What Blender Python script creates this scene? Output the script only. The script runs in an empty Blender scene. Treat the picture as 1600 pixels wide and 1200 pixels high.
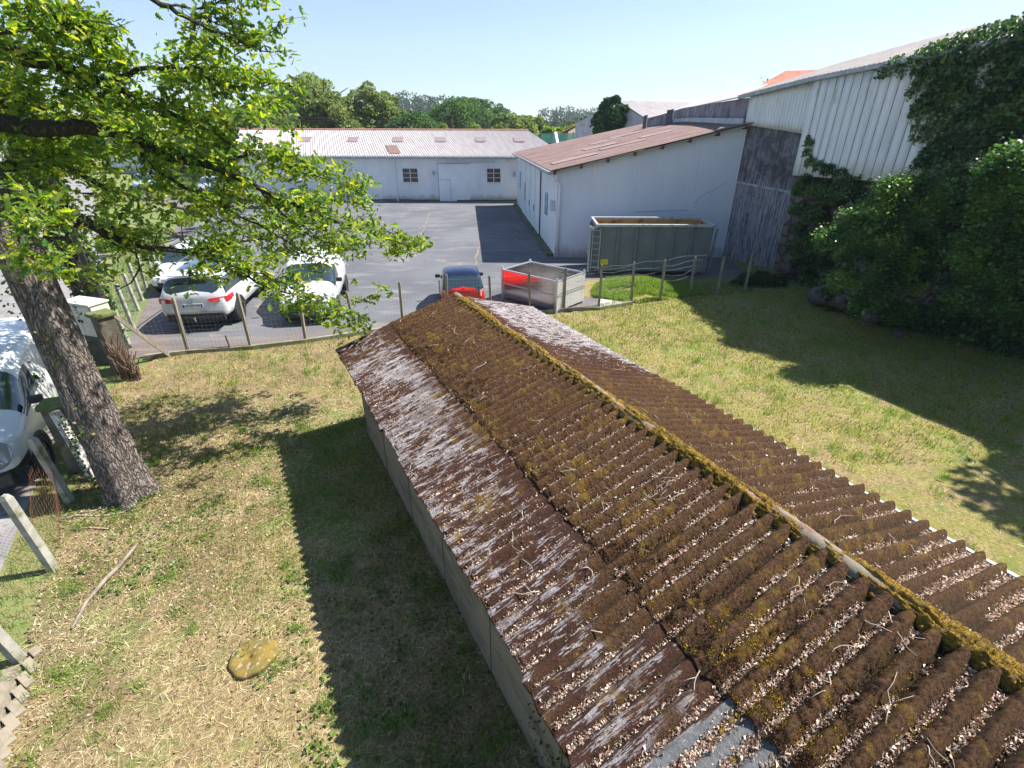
import bpy, bmesh, math, random
import numpy as np
from mathutils import Vector, Matrix
R=math.radians
random.seed(7); rng=np.random.default_rng(7)
sc=bpy.context.scene
# ------------------------------------------------------------------ camera, sky, sun
CAMH=5.2; F=775.0; TH=math.atan(400/F)
cd=bpy.data.cameras.new('camera'); cam=bpy.data.objects.new('camera',cd); sc.collection.objects.link(cam)
cam.location=(0,0,CAMH); cam.rotation_euler=(math.pi/2-TH,0,0)
cd.sensor_width=36; cd.lens=36*F/1600; cd.clip_start=.05; cd.clip_end=4000
sc.camera=cam
W=bpy.data.worlds.new('World'); sc.world=W; W.use_nodes=True
nt=W.node_tree; nt.nodes.clear()
sk=nt.nodes.new('ShaderNodeTexSky'); sk.sky_type='NISHITA'; sk.sun_disc=False
SEL=51.6; SAZ=77.0
sk.sun_elevation=R(SEL); sk.sun_rotation=R(SAZ); sk.altitude=50; sk.air_density=1.0; sk.dust_density=0.1; sk.ozone_density=5.0
bg=nt.nodes.new('ShaderNodeBackground'); bg.inputs[1].default_value=0.072
wo=nt.nodes.new('ShaderNodeOutputWorld'); nt.links.new(sk.outputs[0],bg.inputs[0]); nt.links.new(bg.outputs[0],wo.inputs[0])
sd=bpy.data.lights.new('sun','SUN'); sd.energy=5.0; sd.angle=R(.53); sd.color=(1,.95,.87)
so=bpy.data.objects.new('sun',sd); sc.collection.objects.link(so)
sdir=Vector((math.sin(R(SAZ))*math.cos(R(SEL)),math.cos(R(SAZ))*math.cos(R(SEL)),math.sin(R(SEL))))
so.rotation_euler=sdir.to_track_quat('Z','Y').to_euler(); so.location=(30,10,40)
sc.view_settings.view_transform='Standard'; sc.view_settings.look='None'; sc.view_settings.gamma=1
sc.view_settings.exposure=1.3
sc.render.engine='CYCLES'
sc.cycles.max_bounces=8; sc.cycles.transparent_max_bounces=16
# ------------------------------------------------------------------ measuring helpers (pixel of the photograph -> point of the place)
st,ct=math.sin(TH),math.cos(TH)
def ray(x,y):
    a=(x-800)/F; b=(y-600)/F
    return np.array([a, ct-st*b, -st-ct*b])
def gnd(x,y,z=0.):
    r=ray(x,y); k=(z-CAMH)/r[2]; return (float(r[0]*k),float(r[1]*k),float(z))
def aty(x,y,Y):
    r=ray(x,y); k=Y/r[1]; return Vector((r[0]*k,Y,CAMH+r[2]*k))
# ------------------------------------------------------------------ noise
def _h(ix,iy,s):
    n=(ix.astype(np.int64)*374761393+iy.astype(np.int64)*668265263+s*974634777)&0x7fffffff
    n=((n^(n>>13))*1274126177)&0x7fffffff
    return ((n^(n>>16))&0xffff)/65535.0
def vn(x,y,s=0):
    x=np.asarray(x,float);y=np.asarray(y,float)
    ix=np.floor(x);iy=np.floor(y);fx=x-ix;fy=y-iy
    fx=fx*fx*(3-2*fx);fy=fy*fy*(3-2*fy)
    a=_h(ix,iy,s);b=_h(ix+1,iy,s);c=_h(ix,iy+1,s);d=_h(ix+1,iy+1,s)
    return a+(b-a)*fx+(c-a)*fy+(a-b-c+d)*fx*fy
def fbm(x,y,s=0,o=3):
    t=0;a=.5;m=0
    for i in range(o): t=t+a*vn(x*2**i,y*2**i,s+i);m+=a;a*=.5
    return t/m
def sst(a,b,x):
    t=np.clip((x-a)/(b-a),0,1); return t*t*(3-2*t)
# ------------------------------------------------------------------ materials
MATS={}
class NT:
    def __init__(s,name):
        s.m=bpy.data.materials.new(name); s.m.use_nodes=True; s.t=s.m.node_tree; s.n=s.t.nodes; s.n.clear()
        s.out=s.n.new('ShaderNodeOutputMaterial'); s.b=s.n.new('ShaderNodeBsdfPrincipled'); s.l(s.b.outputs[0],s.out.inputs[0])
        s._co=None
    def l(s,a,b): s.t.links.new(a,b)
    def set(s,i,v):
        if hasattr(v,'is_linked') or hasattr(v,'links'): s.l(v,i)
        elif isinstance(v,(tuple,list)) and i.type=='RGBA' and len(v)==3: i.default_value=(*v,1)
        else: i.default_value=v
    def co(s,kind='Object'):
        n=s.n.new('ShaderNodeTexCoord'); return n.outputs[kind]
    def map(s,src,sc_=(1,1,1),loc=(0,0,0),rot=(0,0,0)):
        n=s.n.new('ShaderNodeMapping'); s.l(src,n.inputs[0]); n.inputs['Scale'].default_value=sc_; n.inputs['Location'].default_value=loc; n.inputs['Rotation'].default_value=rot; return n.outputs[0]
    def noise(s,src,scale,detail=3,rough=.55,dist=0):
        n=s.n.new('ShaderNodeTexNoise'); s.l(src,n.inputs[0]); n.inputs['Scale'].default_value=scale; n.inputs['Detail'].default_value=detail; n.inputs['Roughness'].default_value=rough; n.inputs['Distortion'].default_value=dist; return n.outputs[0]
    def voro(s,src,scale,feat='F1',out='Distance'):
        n=s.n.new('ShaderNodeTexVoronoi'); n.feature=feat; s.l(src,n.inputs[0]); n.inputs['Scale'].default_value=scale; return n.outputs[out]
    def ramp(s,fac,a,b,va=0.,vb=1.):
        n=s.n.new('ShaderNodeMapRange'); n.interpolation_type='SMOOTHSTEP'; s.l(fac,n.inputs[0]); n.inputs[1].default_value=a;n.inputs[2].default_value=b;n.inputs[3].default_value=va;n.inputs[4].default_value=vb; return n.outputs[0]
    def math(s,op,a,b=0.):
        n=s.n.new('ShaderNodeMath'); n.operation=op; s.set(n.inputs[0],a); s.set(n.inputs[1],b); return n.outputs[0]
    def mix(s,f,a,b,mode='MIX'):
        n=s.n.new('ShaderNodeMix'); n.data_type='RGBA'; n.blend_type=mode; s.set(n.inputs[0],f)
        s.set(n.inputs[6],a); s.set(n.inputs[7],b); return n.outputs[2]
    def attr(s,name,out='Color'):
        n=s.n.new('ShaderNodeAttribute'); n.attribute_name=name; return n.outputs[out]
    def bump(s,h,strength=.5,dist=.01):
        n=s.n.new('ShaderNodeBump'); s.l(h,n.inputs['Height']); n.inputs['Strength'].default_value=strength; n.inputs['Distance'].default_value=dist; s.l(n.outputs[0],s.b.inputs['Normal'])
    def base(s,c): s.set(s.b.inputs['Base Color'],c)
    def rough(s,v): s.set(s.b.inputs['Roughness'],v)
def mat(name,col,rough=.7,metal=0,col2=None,scale=4,lo=.4,hi=.65,bump=0,bscale=40,stretch=(1,1,1),col3=None,sc3=20,coat=0,detail=4,bdist=.01):
    if name in MATS: return MATS[name]
    s=NT(name); s.rough(rough); s.b.inputs['Metallic'].default_value=metal; s.b.inputs['Coat Weight'].default_value=coat
    c=s.co()
    if col2:
        m=s.map(c,stretch); o=s.mix(s.ramp(s.noise(m,scale,detail),lo,hi),col,col2)
        if col3: o=s.mix(s.ramp(s.noise(m,sc3,4),.52,.68),o,col3)
        s.base(o)
    else: s.base(col)
    if bump: s.bump(s.noise(c,bscale,4),bump,bdist)
    MATS[name]=s.m; return s.m
def wallmat(name,c1,c2,scale=.5,dirt=.7):
    s=NT(name); c=s.co(); n=s.noise(s.map(c,(1,1,.5)),scale,5,.6); a=s.mix(s.ramp(n,.38,.68),c1,c2)
    v=s.noise(s.map(c,(7,7,.6)),1.,5,.7); a=s.mix(s.math('MULTIPLY',s.ramp(v,.52,.72),.28),a,(.42,.42,.42))
    x=s.n.new('ShaderNodeSeparateXYZ'); s.l(c,x.inputs[0]); d=s.math('MULTIPLY',s.ramp(s.math('ADD',x.outputs[2],s.math('MULTIPLY',s.noise(c,2.2,4),-.7)),.25,-.25),dirt)
    a=s.mix(d,a,(.25,.25,.21)); g=s.noise(c,25,4); s.bump(g,.15,.01); s.base(a); s.rough(.85); MATS[name]=s.m; return s.m
def leafmat(name,trans=.45,rough=.5,hue=(1,1,1),tt=(1.25,1.35,.5)):
    s=NT(name); a=s.attr('Col'); c=s.mix(1.0,a,hue,'MULTIPLY'); s.base(c); s.rough(rough); s.b.inputs['Specular IOR Level'].default_value=.35
    t=s.n.new('ShaderNodeBsdfTranslucent'); c2=s.mix(1.0,c,tt,'MULTIPLY'); s.l(c2,t.inputs[0])
    x=s.n.new('ShaderNodeMixShader'); x.inputs[0].default_value=trans; s.l(s.b.outputs[0],x.inputs[1]); s.l(t.outputs[0],x.inputs[2]); s.l(x.outputs[0],s.out.inputs[0])
    return s.m
M={}
M['white_paint']=mat('white car paint',(.62,.63,.64),.22,0,coat=.6)
M['red_paint']=mat('red car paint',(.62,.015,.012),.25,0,coat=.7)
M['dark_plastic']=mat('dark plastic',(.02,.02,.022),.55,0,(.035,.035,.038),9,bump=.1)
M['blue_black']=mat('blue black roof paint',(.008,.015,.045),.15,0,coat=.6)
M['tyre']=mat('tyre rubber',(.015,.015,.016),.8,0,(.03,.03,.03),12)
M['rim']=mat('wheel rim',(.5,.5,.52),.3,.9)
def glassm():
    s=NT('tinted glass'); s.base((.02,.035,.04)); s.rough(.04); s.b.inputs['Specular IOR Level'].default_value=.9; s.b.inputs['Coat Weight'].default_value=1; return s.m
M['glass']=glassm()
M['red_light']=mat('red lamp glass',(.5,.01,.02),.1,0,coat=1)
M['clear_light']=mat('clear lamp glass',(.55,.58,.6),.08,.3,coat=1)
M['orange']=mat('orange marker plastic',(.8,.22,.03),.3)
M['chrome']=mat('bright metal',(.7,.7,.72),.2,1)
M['plate']=mat('number plate white',(.75,.76,.78),.35)
M['plate_blue']=mat('number plate blue',(.03,.08,.4),.35)
M['plate_text']=mat('number plate black',(.02,.02,.02),.5)
# ------------------------------------------------------------------ objects
def tag(o,label=None,cat=None,group=None,kind=None):
    if label: o['label']=label
    if cat: o['category']=cat
    if group: o['group']=group
    if kind: o['kind']=kind
    return o
def thing(name,label,cat,loc=(0,0,0),rz=0,group=None):
    o=bpy.data.objects.new(name,None); sc.collection.objects.link(o); o.empty_display_size=.3
    o.location=loc; o.rotation_euler=(0,0,rz); return tag(o,label,cat,group)
def link(name,me,m,parent=None,world=False,smooth=False):
    o=bpy.data.objects.new(name,me); sc.collection.objects.link(o)
    if m is not None:
        for mm in (m if isinstance(m,(list,tuple)) else [m]): me.materials.append(mm)
    if parent is not None:
        o.parent=parent
        if world:
            t=parent; mw=Matrix.LocRotScale(t.location,t.rotation_euler,None)
            if t.parent is not None: mw=Matrix.LocRotScale(t.parent.location,t.parent.rotation_euler,None)
            me.transform(mw.inverted())
    if smooth: me.polygons.foreach_set('use_smooth',[True]*len(me.polygons))
    return o
class MB:
    def __init__(s): s.v=[];s.f=[]
    def add(s,vs,fs):
        n=len(s.v); s.v+= [tuple(v) for v in vs]; s.f+=[tuple(i+n for i in f) for f in fs]; return s
    def box(s,c,d,rz=0,rx=0,ry=0):
        m=Matrix.Translation(c)@Matrix.Rotation(rz,4,'Z')@Matrix.Rotation(ry,4,'Y')@Matrix.Rotation(rx,4,'X')
        x,y,z=d[0]/2,d[1]/2,d[2]/2
        vs=[m@Vector(p) for p in ((-x,-y,-z),(x,-y,-z),(x,y,-z),(-x,y,-z),(-x,-y,z),(x,-y,z),(x,y,z),(-x,y,z))]
        return s.add(vs,[(3,2,1,0),(4,5,6,7),(0,1,5,4),(1,2,6,5),(2,3,7,6),(3,0,4,7)])
    def bar(s,a,b,w,h,up=(0,0,1)):
        a=Vector(a);b=Vector(b);d=(b-a).normalized();u=Vector(up)
        if abs(d.dot(u))>.98: u=Vector((0,1,0))
        sx=d.cross(u).normalized();uz=sx.cross(d).normalized()
        vs=[]
        for p in (a,b):
            for i,j in ((-1,-1),(1,-1),(1,1),(-1,1)): vs.append(p+sx*i*w/2+uz*j*h/2)
        return s.add(vs,[(0,1,2,3),(7,6,5,4),(0,4,5,1),(1,5,6,2),(2,6,7,3),(3,7,4,0)])
    def poly(s,pts): return s.add(pts,[tuple(range(len(pts)))])
    def slab(s,pts,off):
        n=len(pts);off=Vector(off); a=[Vector(p) for p in pts]; b=[p+off for p in a]
        return s.add(a+b,[tuple(range(n)),tuple(range(2*n-1,n-1,-1))]+[(i,i+n,(i+1)%n+n,(i+1)%n) for i in range(n)])
    def tube(s,path,rad,n=8,cap=True):
        P=[Vector(p) for p in path]
        if not hasattr(rad,'__len__'): rad=[rad]*len(P)
        base=len(s.v); prev=None
        for i,p in enumerate(P):
            t=(P[min(i+1,len(P)-1)]-P[max(i-1,0)])
            t=t.normalized() if t.length>1e-9 else Vector((0,0,1))
            if prev is None: u=t.orthogonal().normalized()
            else:
                u=prev-t*prev.dot(t); u=u.normalized() if u.length>1e-6 else t.orthogonal().normalized()
            prev=u; w=t.cross(u)
            for k in range(n):
                a=2*math.pi*k/n; s.v.append(tuple(p+(u*math.cos(a)+w*math.sin(a))*rad[i]))
        for i in range(len(P)-1):
            for k in range(n):
                a=base+i*n+k;b=base+i*n+(k+1)%n; s.f.append((a,b,b+n,a+n))
        if cap and n>2:
            s.f.append(tuple(base+k for k in range(n))[::-1]); e=base+(len(P)-1)*n; s.f.append(tuple(e+k for k in range(n)))
        return s
    def disc(s,c,r,axis,th,n=20):
        a=Vector(axis).normalized(); return s.tube([Vector(c)-a*th/2,Vector(c)+a*th/2],r,n)
    def build(s,name,m,parent=None,world=False,smooth=False):
        me=bpy.data.meshes.new(name); me.from_pydata(s.v,[],s.f); me.update()
        return link(name,me,m,parent,world,smooth)
def meshnp(name,V,Fc,m,parent=None,col=None,world=False,smooth=False,attrs=None,uv=None):
    me=bpy.data.meshes.new(name); V=np.ascontiguousarray(V,dtype=np.float32); Fc=np.ascontiguousarray(Fc,dtype=np.int32)
    k=Fc.shape[1]; nf=len(Fc)
    me.vertices.add(len(V)); me.vertices.foreach_set('co',V.ravel()); me.loops.add(nf*k); me.loops.foreach_set('vertex_index',Fc.ravel())
    me.polygons.add(nf); me.polygons.foreach_set('loop_start',np.arange(0,nf*k,k,dtype=np.int32))
    try: me.polygons.foreach_set('loop_total',np.full(nf,k,dtype=np.int32))
    except Exception: pass
    if smooth: me.polygons.foreach_set('use_smooth',np.ones(nf,dtype=bool))
    me.update(calc_edges=True); me.validate()
    if col is not None:
        a=me.color_attributes.new('Col','FLOAT_COLOR','POINT'); c=np.ones((len(V),4),np.float32); c[:,:3]=col; a.data.foreach_set('color',c.ravel())
    for kx,av in (attrs or {}).items():
        a=me.attributes.new(kx,'FLOAT','POINT'); a.data.foreach_set('value',np.ascontiguousarray(av,dtype=np.float32).ravel())
    if uv is not None:
        l=me.uv_layers.new(name='UVMap'); l.data.foreach_set('uv',np.ascontiguousarray(uv[Fc.ravel()],dtype=np.float32).ravel())
    return link(name,me,m,parent,world)
def gridfaces(nu,nv):
    i=np.arange(nu-1)[:,None]*nv+np.arange(nv-1)[None,:]; i=i.ravel()
    return np.stack([i,i+nv,i+nv+1,i+1],1)
def bevel(o,w=.01,seg=2):
    b=o.modifiers.new('bevel','BEVEL'); b.width=w; b.segments=seg; b.limit_method='ANGLE'; return o
def textobj(txt,size,parent,loc,rot,m,name='lettering',depth=.002):
    cu=bpy.data.curves.new('t','FONT'); cu.body=txt; cu.size=size; cu.align_x='CENTER'; cu.align_y='CENTER'; cu.extrude=depth
    o=bpy.data.objects.new('t',cu); sc.collection.objects.link(o); dg=bpy.context.evaluated_depsgraph_get(); dg.update()
    me=bpy.data.meshes.new_from_object(o.evaluated_get(dg)); bpy.data.objects.remove(o)
    me.materials.clear(); me.transform(Matrix.LocRotScale(Vector(loc),rot,None)); return link(name,me,m,parent)
def copy_tree(o,parent=None):
    c=o.copy(); sc.collection.objects.link(c)
    if parent is not None: c.parent=parent
    for ch in list(o.children): copy_tree(ch,c)
    return c
# leaves: (N) little polygons with own random frame.  shape (k,3) template or two-face template
def frames(N,up=.5):
    n=rng.normal(size=(N,3)); n[:,2]+=up*2; n/=np.linalg.norm(n,axis=1)[:,None]
    t=rng.normal(size=(N,3)); t-=n*(t*n).sum(1)[:,None]; t/=np.linalg.norm(t,axis=1)[:,None]
    return t,np.cross(n,t),n
def scatter(P,size,tmpl,faces,up=.5,frame=None):
    N=len(P); t,b,n=frame if frame else frames(N,up)
    T=np.asarray(tmpl,float); k=len(T); s=np.broadcast_to(np.asarray(size,float),(N,))[:,None,None]
    V=P[:,None,:]+s*(T[None,:,0,None]*t[:,None,:]+T[None,:,1,None]*b[:,None,:]+T[None,:,2,None]*n[:,None,:])
    Fc=np.asarray(faces); Fa=(np.arange(N)[:,None,None]*k+Fc[None]).reshape(-1,Fc.shape[1])
    return V.reshape(-1,3),Fa,k
OAK=[(-.05,0,0),(.12,.12,.03),(.22,.07,.02),(.36,.24,.06),(.48,.12,.03),(.62,.32,.08),(.76,.16,.04),(.92,.2,.02),(1,0,-.08),
     (.12,-.12,.03),(.22,-.07,.02),(.36,-.24,.06),(.48,-.12,.03),(.62,-.32,.08),(.76,-.16,.04),(.92,-.2,.02)]
OAKF=[(0,1,2,3,4,5,6,7,8),(8,15,14,13,12,11,10,9,0)]
RH=[(-.5,0,0),(0,.32,.1),(.5,0,0),(0,-.32,.1)]; RHF=[(0,1,2,3)]
IVY=[(-.5,0,0),(-.1,.45,.05),(.15,.2,0),(.55,0,-.08),(.15,-.2,0),(-.1,-.45,.05)]; IVYF=[(0,1,2,3,4,5)]
def varcol(N,cols,jit=.15):
    c=np.asarray(cols)[rng.integers(0,len(cols),N)]; return np.clip(c*(1+rng.normal(0,jit,(N,1)))+0,0.003,1)
def leafobj(name,P,size,m,cols,parent=None,tmpl=RH,faces=RHF,up=.5,world=True,jit=.18,colv=None):
    V,Fa,k=scatter(P,size,tmpl,faces,up); c=colv if colv is not None else varcol(len(P),cols,jit)
    return meshnp(name,V,Fa,m,parent,np.repeat(c,k,0),world)
# ================================================================== SETTING: ground, road, yard, lawn
def groundmat():
    s=NT('rough grass ground'); c=s.co(); f1=s.noise(c,.35,5); f2=s.noise(c,6,5); f3=s.noise(c,45,4)
    a=s.mix(s.ramp(f1,.35,.65),(.09,.15,.03),(.2,.19,.07)); a=s.mix(s.ramp(f2,.45,.7),a,(.13,.2,.04)); a=s.mix(s.ramp(f3,.5,.75),a,(.26,.22,.12)); s.base(a); s.rough(.9); s.bump(f3,.6,.05); return s.m
def lawnmat():
    s=NT('mown lawn with straw'); c=s.co(); big=s.noise(c,.45,4); mid=s.noise(c,2.6,5,.6); fine=s.noise(c,28,5,.65); vf=s.noise(c,110,3,.7)
    st=s.mix(s.ramp(fine,.35,.65),(.2,.135,.06),(.43,.33,.15)); gr=s.mix(s.ramp(vf,.35,.65),(.08,.15,.02),(.2,.28,.04))
    a=s.mix(s.ramp(s.math('ADD',s.math('MULTIPLY',big,.55),s.math('MULTIPLY',mid,.5)),.5,.66),st,gr)
    soil=s.ramp(s.noise(c,7,5,.7),.56,.68); a=s.mix(s.math('MULTIPLY',soil,.85),a,(.085,.052,.03))
    x=s.n.new('ShaderNodeSeparateXYZ'); s.l(c,x.inputs[0])
    rt=s.math('MULTIPLY',s.ramp(x.outputs[0],.5,3.5),s.ramp(s.noise(c,1.9,5,.65),.38,.6)); a=s.mix(s.math('MULTIPLY',rt,.7),a,s.mix(s.ramp(fine,.35,.65),(.15,.18,.02),(.34,.3,.06)))
    near=s.math('MULTIPLY',s.ramp(x.outputs[0],-2.6,-5.0),s.ramp(s.noise(c,1.6,4),.35,.6)); a=s.mix(s.math('MULTIPLY',near,.55),a,(.2,.13,.085))
    s.base(a); s.rough(.95); s.bump(s.math('ADD',fine,vf),.9,.03); return s.m
def asphaltmat():
    s=NT('worn asphalt'); c=s.co(); f=s.noise(c,.25,4); g=s.noise(c,90,3,.7); mm=s.map(c,(.5,1.6,1)); p=s.noise(mm,1.1,5,.6)
    a=s.mix(s.ramp(f,.35,.65),(.1,.104,.12),(.145,.15,.168)); a=s.mix(s.ramp(p,.5,.72),a,(.2,.2,.205)); a=s.mix(s.ramp(g,.35,.7,0,.5),a,(.05,.05,.055))
    w=s.noise(c,1.3,3); w2=s.map(c); dv=s.n.new('ShaderNodeVectorMath'); dv.operation='ADD'; s.l(w2,dv.inputs[0]); sc3=s.n.new('ShaderNodeVectorMath'); sc3.operation='SCALE'; nz=s.n.new('ShaderNodeTexNoise'); s.l(c,nz.inputs[0]); nz.inputs['Scale'].default_value=.9; s.l(nz.outputs[1],sc3.inputs[0]); sc3.inputs[3].default_value=1.6; s.l(sc3.outputs[0],dv.inputs[1])
    cr=s.voro(dv.outputs[0],.21,'DISTANCE_TO_EDGE'); crk=s.ramp(cr,.004,.014,1,0); crk=s.math('MULTIPLY',crk,s.ramp(s.noise(c,.8,2),.45,.6)); a=s.mix(s.math('MULTIPLY',crk,.6),a,(.26,.22,.17))
    x=s.n.new('ShaderNodeSeparateXYZ'); s.l(c,x.inputs[0])
    # litter of brown leaves blown against the kerb and the side fence
    d=s.math('SUBTRACT',x.outputs[1],s.math('MULTIPLY',x.outputs[0],.32)); d=s.math('SUBTRACT',d,14.4)
    lit=s.math('MULTIPLY',s.ramp(d,1.7,.1),s.ramp(s.noise(c,9,5,.7),.42,.6)); 
    e=s.math('ADD',s.math('MULTIPLY',x.outputs[0],.87),s.math('MULTIPLY',x.outputs[1],.49)); e=s.math('ADD',e,3.0)
    lit2=s.math('MULTIPLY',s.ramp(e,1.9,.5),s.ramp(s.noise(c,6,5,.7),.42,.6)); lit=s.math('MAXIMUM',lit,lit2)
    a=s.mix(s.math('MULTIPLY',lit,.75),a,(.2,.12,.075)); s.base(a); s.rough(.88); s.bump(g,.35,.01); return s.m
def flat(name,pts,z,m,sub=0):
    mb=MB(); mb.poly([(p[0],p[1],z) for p in pts]); o=mb.build(name,m); o['kind']='structure'; return o
flat('ground',[(-2500,-300),(2500,-300),(2500,2500),(-2500,2500)],-.012,groundmat())
lawn_m=lawnmat()
# lawn: a gently uneven sheet
xs=np.arange(-9,17.01,.12); ys=np.arange(-1.5,18.01,.12)
def inlawn(x,y):
    k=y<(14.35+.32*x)          # south of the main fence
    l=(x*.866+y*.5)>-2.95      # right of the near-left fence
    return k&l
def lawnz(x,y): return .012+.05*(fbm(x*.9+9,y*.9,3)-.35)+.02*(vn(x*4,y*4,5)-.5)
X,Y=np.meshgrid(xs,ys,indexing='ij'); Z=lawnz(X,Y); V=np.stack([X,Y,Z],-1).reshape(-1,3); Fq=gridfaces(len(xs),len(ys))
cx=V[Fq].mean(1); keep=inlawn(cx[:,0],cx[:,1]-.05)&(cx[:,1]<17.6); o=meshnp('lawn',V,Fq[keep],lawn_m,smooth=True); o['kind']='structure'
yard=[(-9.7,11.45),(-4.7,12.85),(-1,14.1),(2.6,15.25),(3.1,16.2),(3.4,17.6),(5.4,19.0),(9.5,19.4),(9.6,22.6),(9,26),(.5,41.8),(-25,42.8),(-26,48),(-40,48),(-24,38),(-13.3,18.1),(-10.5,12.6)]
flat('yard_asphalt',yard,-.004,asphaltmat())
road=[(-4.9,0),(-6.0,3.4),(-7.65,6.2),(-9.3,9.0),(-11.4,12.2),(-14.3,16.8),(-19.5,24),(-38,48),(-60,74),(-78,74),(-48,48),(-27,24),(-21,12),(-15,0)]
flat('road',road,-.004,mat('pale road gravelly asphalt',(.2,.19,.19),.9,0,(.26,.25,.245),1.5,.35,.65,.4,60,(1,1,1),(.14,.13,.125),8))
flat('gravel_patch',[(2.9,15.65),(3.9,15.8),(4.3,16.5),(3.6,16.9),(3.0,16.5)],.004,mat('white gravel',(.6,.57,.52),.9,0,(.25,.25,.15),14,.45,.6,.8,60))
def strip(name,pts,w,m):
    P_=[np.array(gnd(x,y)[:2]) for x,y in pts]; P2_=[]
    for a,b in zip(P_[:-1],P_[1:]):
        for t in np.linspace(0,1,7)[:-1]: P2_.append(a+(b-a)*t+rng.normal(0,.05,2))
    P2_.append(P_[-1]); mb=MB()
    for a,b in zip(P2_[:-1],P2_[1:]):
        d=(b-a)/np.linalg.norm(b-a); n=np.array((-d[1],d[0]))*w*random.uniform(.3,1.)/2; mb.poly([(*(a-n),.0),(*(b-n),.0),(*(b+n),.0),(*(a+n),.0)])
    o=mb.build(name,m); o['kind']='structure'
seamm=mat('sandy crack in asphalt',(.24,.19,.14),.95,0,(.15,.13,.12),6,.4,.6)
strip('yard_seam',[(560,408),(640,404),(700,405),(752,404)],.09,seamm)
strip('yard_seam',[(672,333),(664,352),(655,375),(645,398)],.12,seamm)
strip('yard_seam',[(748,345),(750,375),(746,400),(742,425)],.1,seamm)
strip('yard_seam',[(690,380),(720,383),(745,381)],.07,seamm)
# cracks and a joint strip of moss along the hall's foot
# hills far off
def hill(name,pts,m):
    n=160; xs=np.linspace(pts[0][0],pts[-1][0],n); zz=np.interp(xs,[p[0] for p in pts],[p[2] for p in pts]); yy=np.interp(xs,[p[0] for p in pts],[p[1] for p in pts])
    zz=zz+3*(fbm(xs/40,xs*0,4)-.5); rows=8; V=[]
    for j in range(rows):
        t=j/(rows-1); V.append(np.stack([xs,yy-220+220*t,np.maximum(zz*np.sin(t*math.pi/2)**1.3,0)-1],1))
    V.append(np.stack([xs,yy+300,zz*0-2],1)); V=np.stack(V,1).reshape(-1,3); o=meshnp(name,V,gridfaces(n,rows+1),m,smooth=True); o['kind']='structure'; return o
hm=mat('far fields and hedges',(.09,.14,.05),.95,0,(.3,.27,.13),.02,.42,.6,0,10,(1,.35,1),(.04,.08,.03),.12)
hill('hill',[(-420,520,10),(-330,520,17),(-160,520,23),(-90,520,24),(-20,540,14),(60,560,12),(160,600,13),(300,600,10),(520,620,4)],hm)
# ================================================================== FAR WAREHOUSE (white, grey corrugated roof)
wall_w=wallmat('white painted render',(.72,.73,.75),(.62,.63,.67),.8)
wall_w2=mat('white painted board',(.74,.76,.78),.7,0,(.66,.69,.73),1.2,.4,.7)
dark_gap=mat('dark gap',(.03,.028,.03),.8)
zinc=mat('zinc gutter',(.28,.3,.33),.45,.6,(.4,.41,.43),5)
pvcw=mat('white pipe',(.7,.71,.72),.5)
def corr(u,p=.177,a=.0255): return a*np.cos(2*np.pi*u/p)
def roofpatch(name,A,B,C,D,m,parent,spp=6,nv=24,p=.177,amp=.0255,attr=None,world=True,sag=.0):
    # A-B along the eave, D-C along the ridge (A->D upslope); waves run upslope
    A,B,C,D=[np.array(q,float) for q in (A,B,C,D)]; L=np.linalg.norm(B-A); n=int(L/p*spp)+1
    u=np.linspace(0,1,n)[:,None,None]; v=np.linspace(0,1,nv)[None,:,None]
    P=(A*(1-u)+B*u)*(1-v)+(D*(1-u)+C*u)*v; nn=np.cross(B-A,D-A); nn/=np.linalg.norm(nn)
    if nn[2]<0: nn=-nn
    P=P+nn*(corr(u*L,p,amp)+sag*(fbm(u*L*.4,v*3,2)-.5)); W_=np.linalg.norm(D-A)
    uv=np.stack(np.broadcast_arrays(u[...,0]*L,v[...,0]*W_),-1).reshape(-1,2)
    return meshnp(name,P.reshape(-1,3),gridfaces(n,nv),m,parent,world=world,smooth=True,uv=uv)
def fibremat(name,c1,c2,c3,streak=(3,.5,1)):
    s=NT(name); c=s.co('UV'); f=s.noise(s.map(c,streak),1.5,5,.65); g=s.noise(c,9,5,.7); a=s.mix(s.ramp(f,.35,.65),c1,c2); a=s.mix(s.ramp(g,.5,.72,0,.7),a,c3)
    j=s.math('FRACT',s.math('MULTIPLY',s.attr('UVMap','Vector'),1.)) if False else None
    s.base(a); s.rough(.9); s.bump(g,.3,.01); return s.m
fib_grey=fibremat('weathered fibre cement roof',(.34,.31,.31),(.44,.41,.41),(.25,.21,.2))
fib_dark=fibremat('dull grey fibre cement roof',(.2,.18,.175),(.29,.265,.26),(.14,.12,.11))
fib_red=fibremat('reddish lichened fibre cement roof',(.17,.105,.095),(.26,.18,.165),(.12,.075,.065),(1.2,.4,1))
def farz(x): return 42.5-.03*(x+10)      # front wall line
wh=thing('warehouse','long low white warehouse with grey corrugated roof across the far side of the yard','building',(-10,42,0))
yl=lambda x: 41.7+(-x)*.02
def WF(x,z,d=0): return (x,yl(x)-d,z)
mb=MB(); x0,x1=-21.3,4.2; zE=3.3
mb.slab([(x0,yl(x0),-.1),(x1,yl(x1),-.1),(x1,yl(x1),zE),(x0,yl(x0),zE)],(0,.25,0)); mb.build('wall',wall_w,wh,True)
mb=MB(); mb.slab([(x0,42.2,-.1),(x0,52.0,-.1),(x0,52.0,3.3),(x0,47.1,5.02),(x0,42.2,3.3)],(.2,0,0)); mb.build('gable_wall',wall_w,wh,True)
mb=MB(); mb.slab([(x1-.6,41.9,-.1),(x1-.6,52.0,-.1),(x1-.6,52.0,3.3),(x1-.6,47.1,4.9),(x1-.6,41.9,3.3)],(.2,0,0)); mb.build('gable_wall',wall_w,wh,True)
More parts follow.
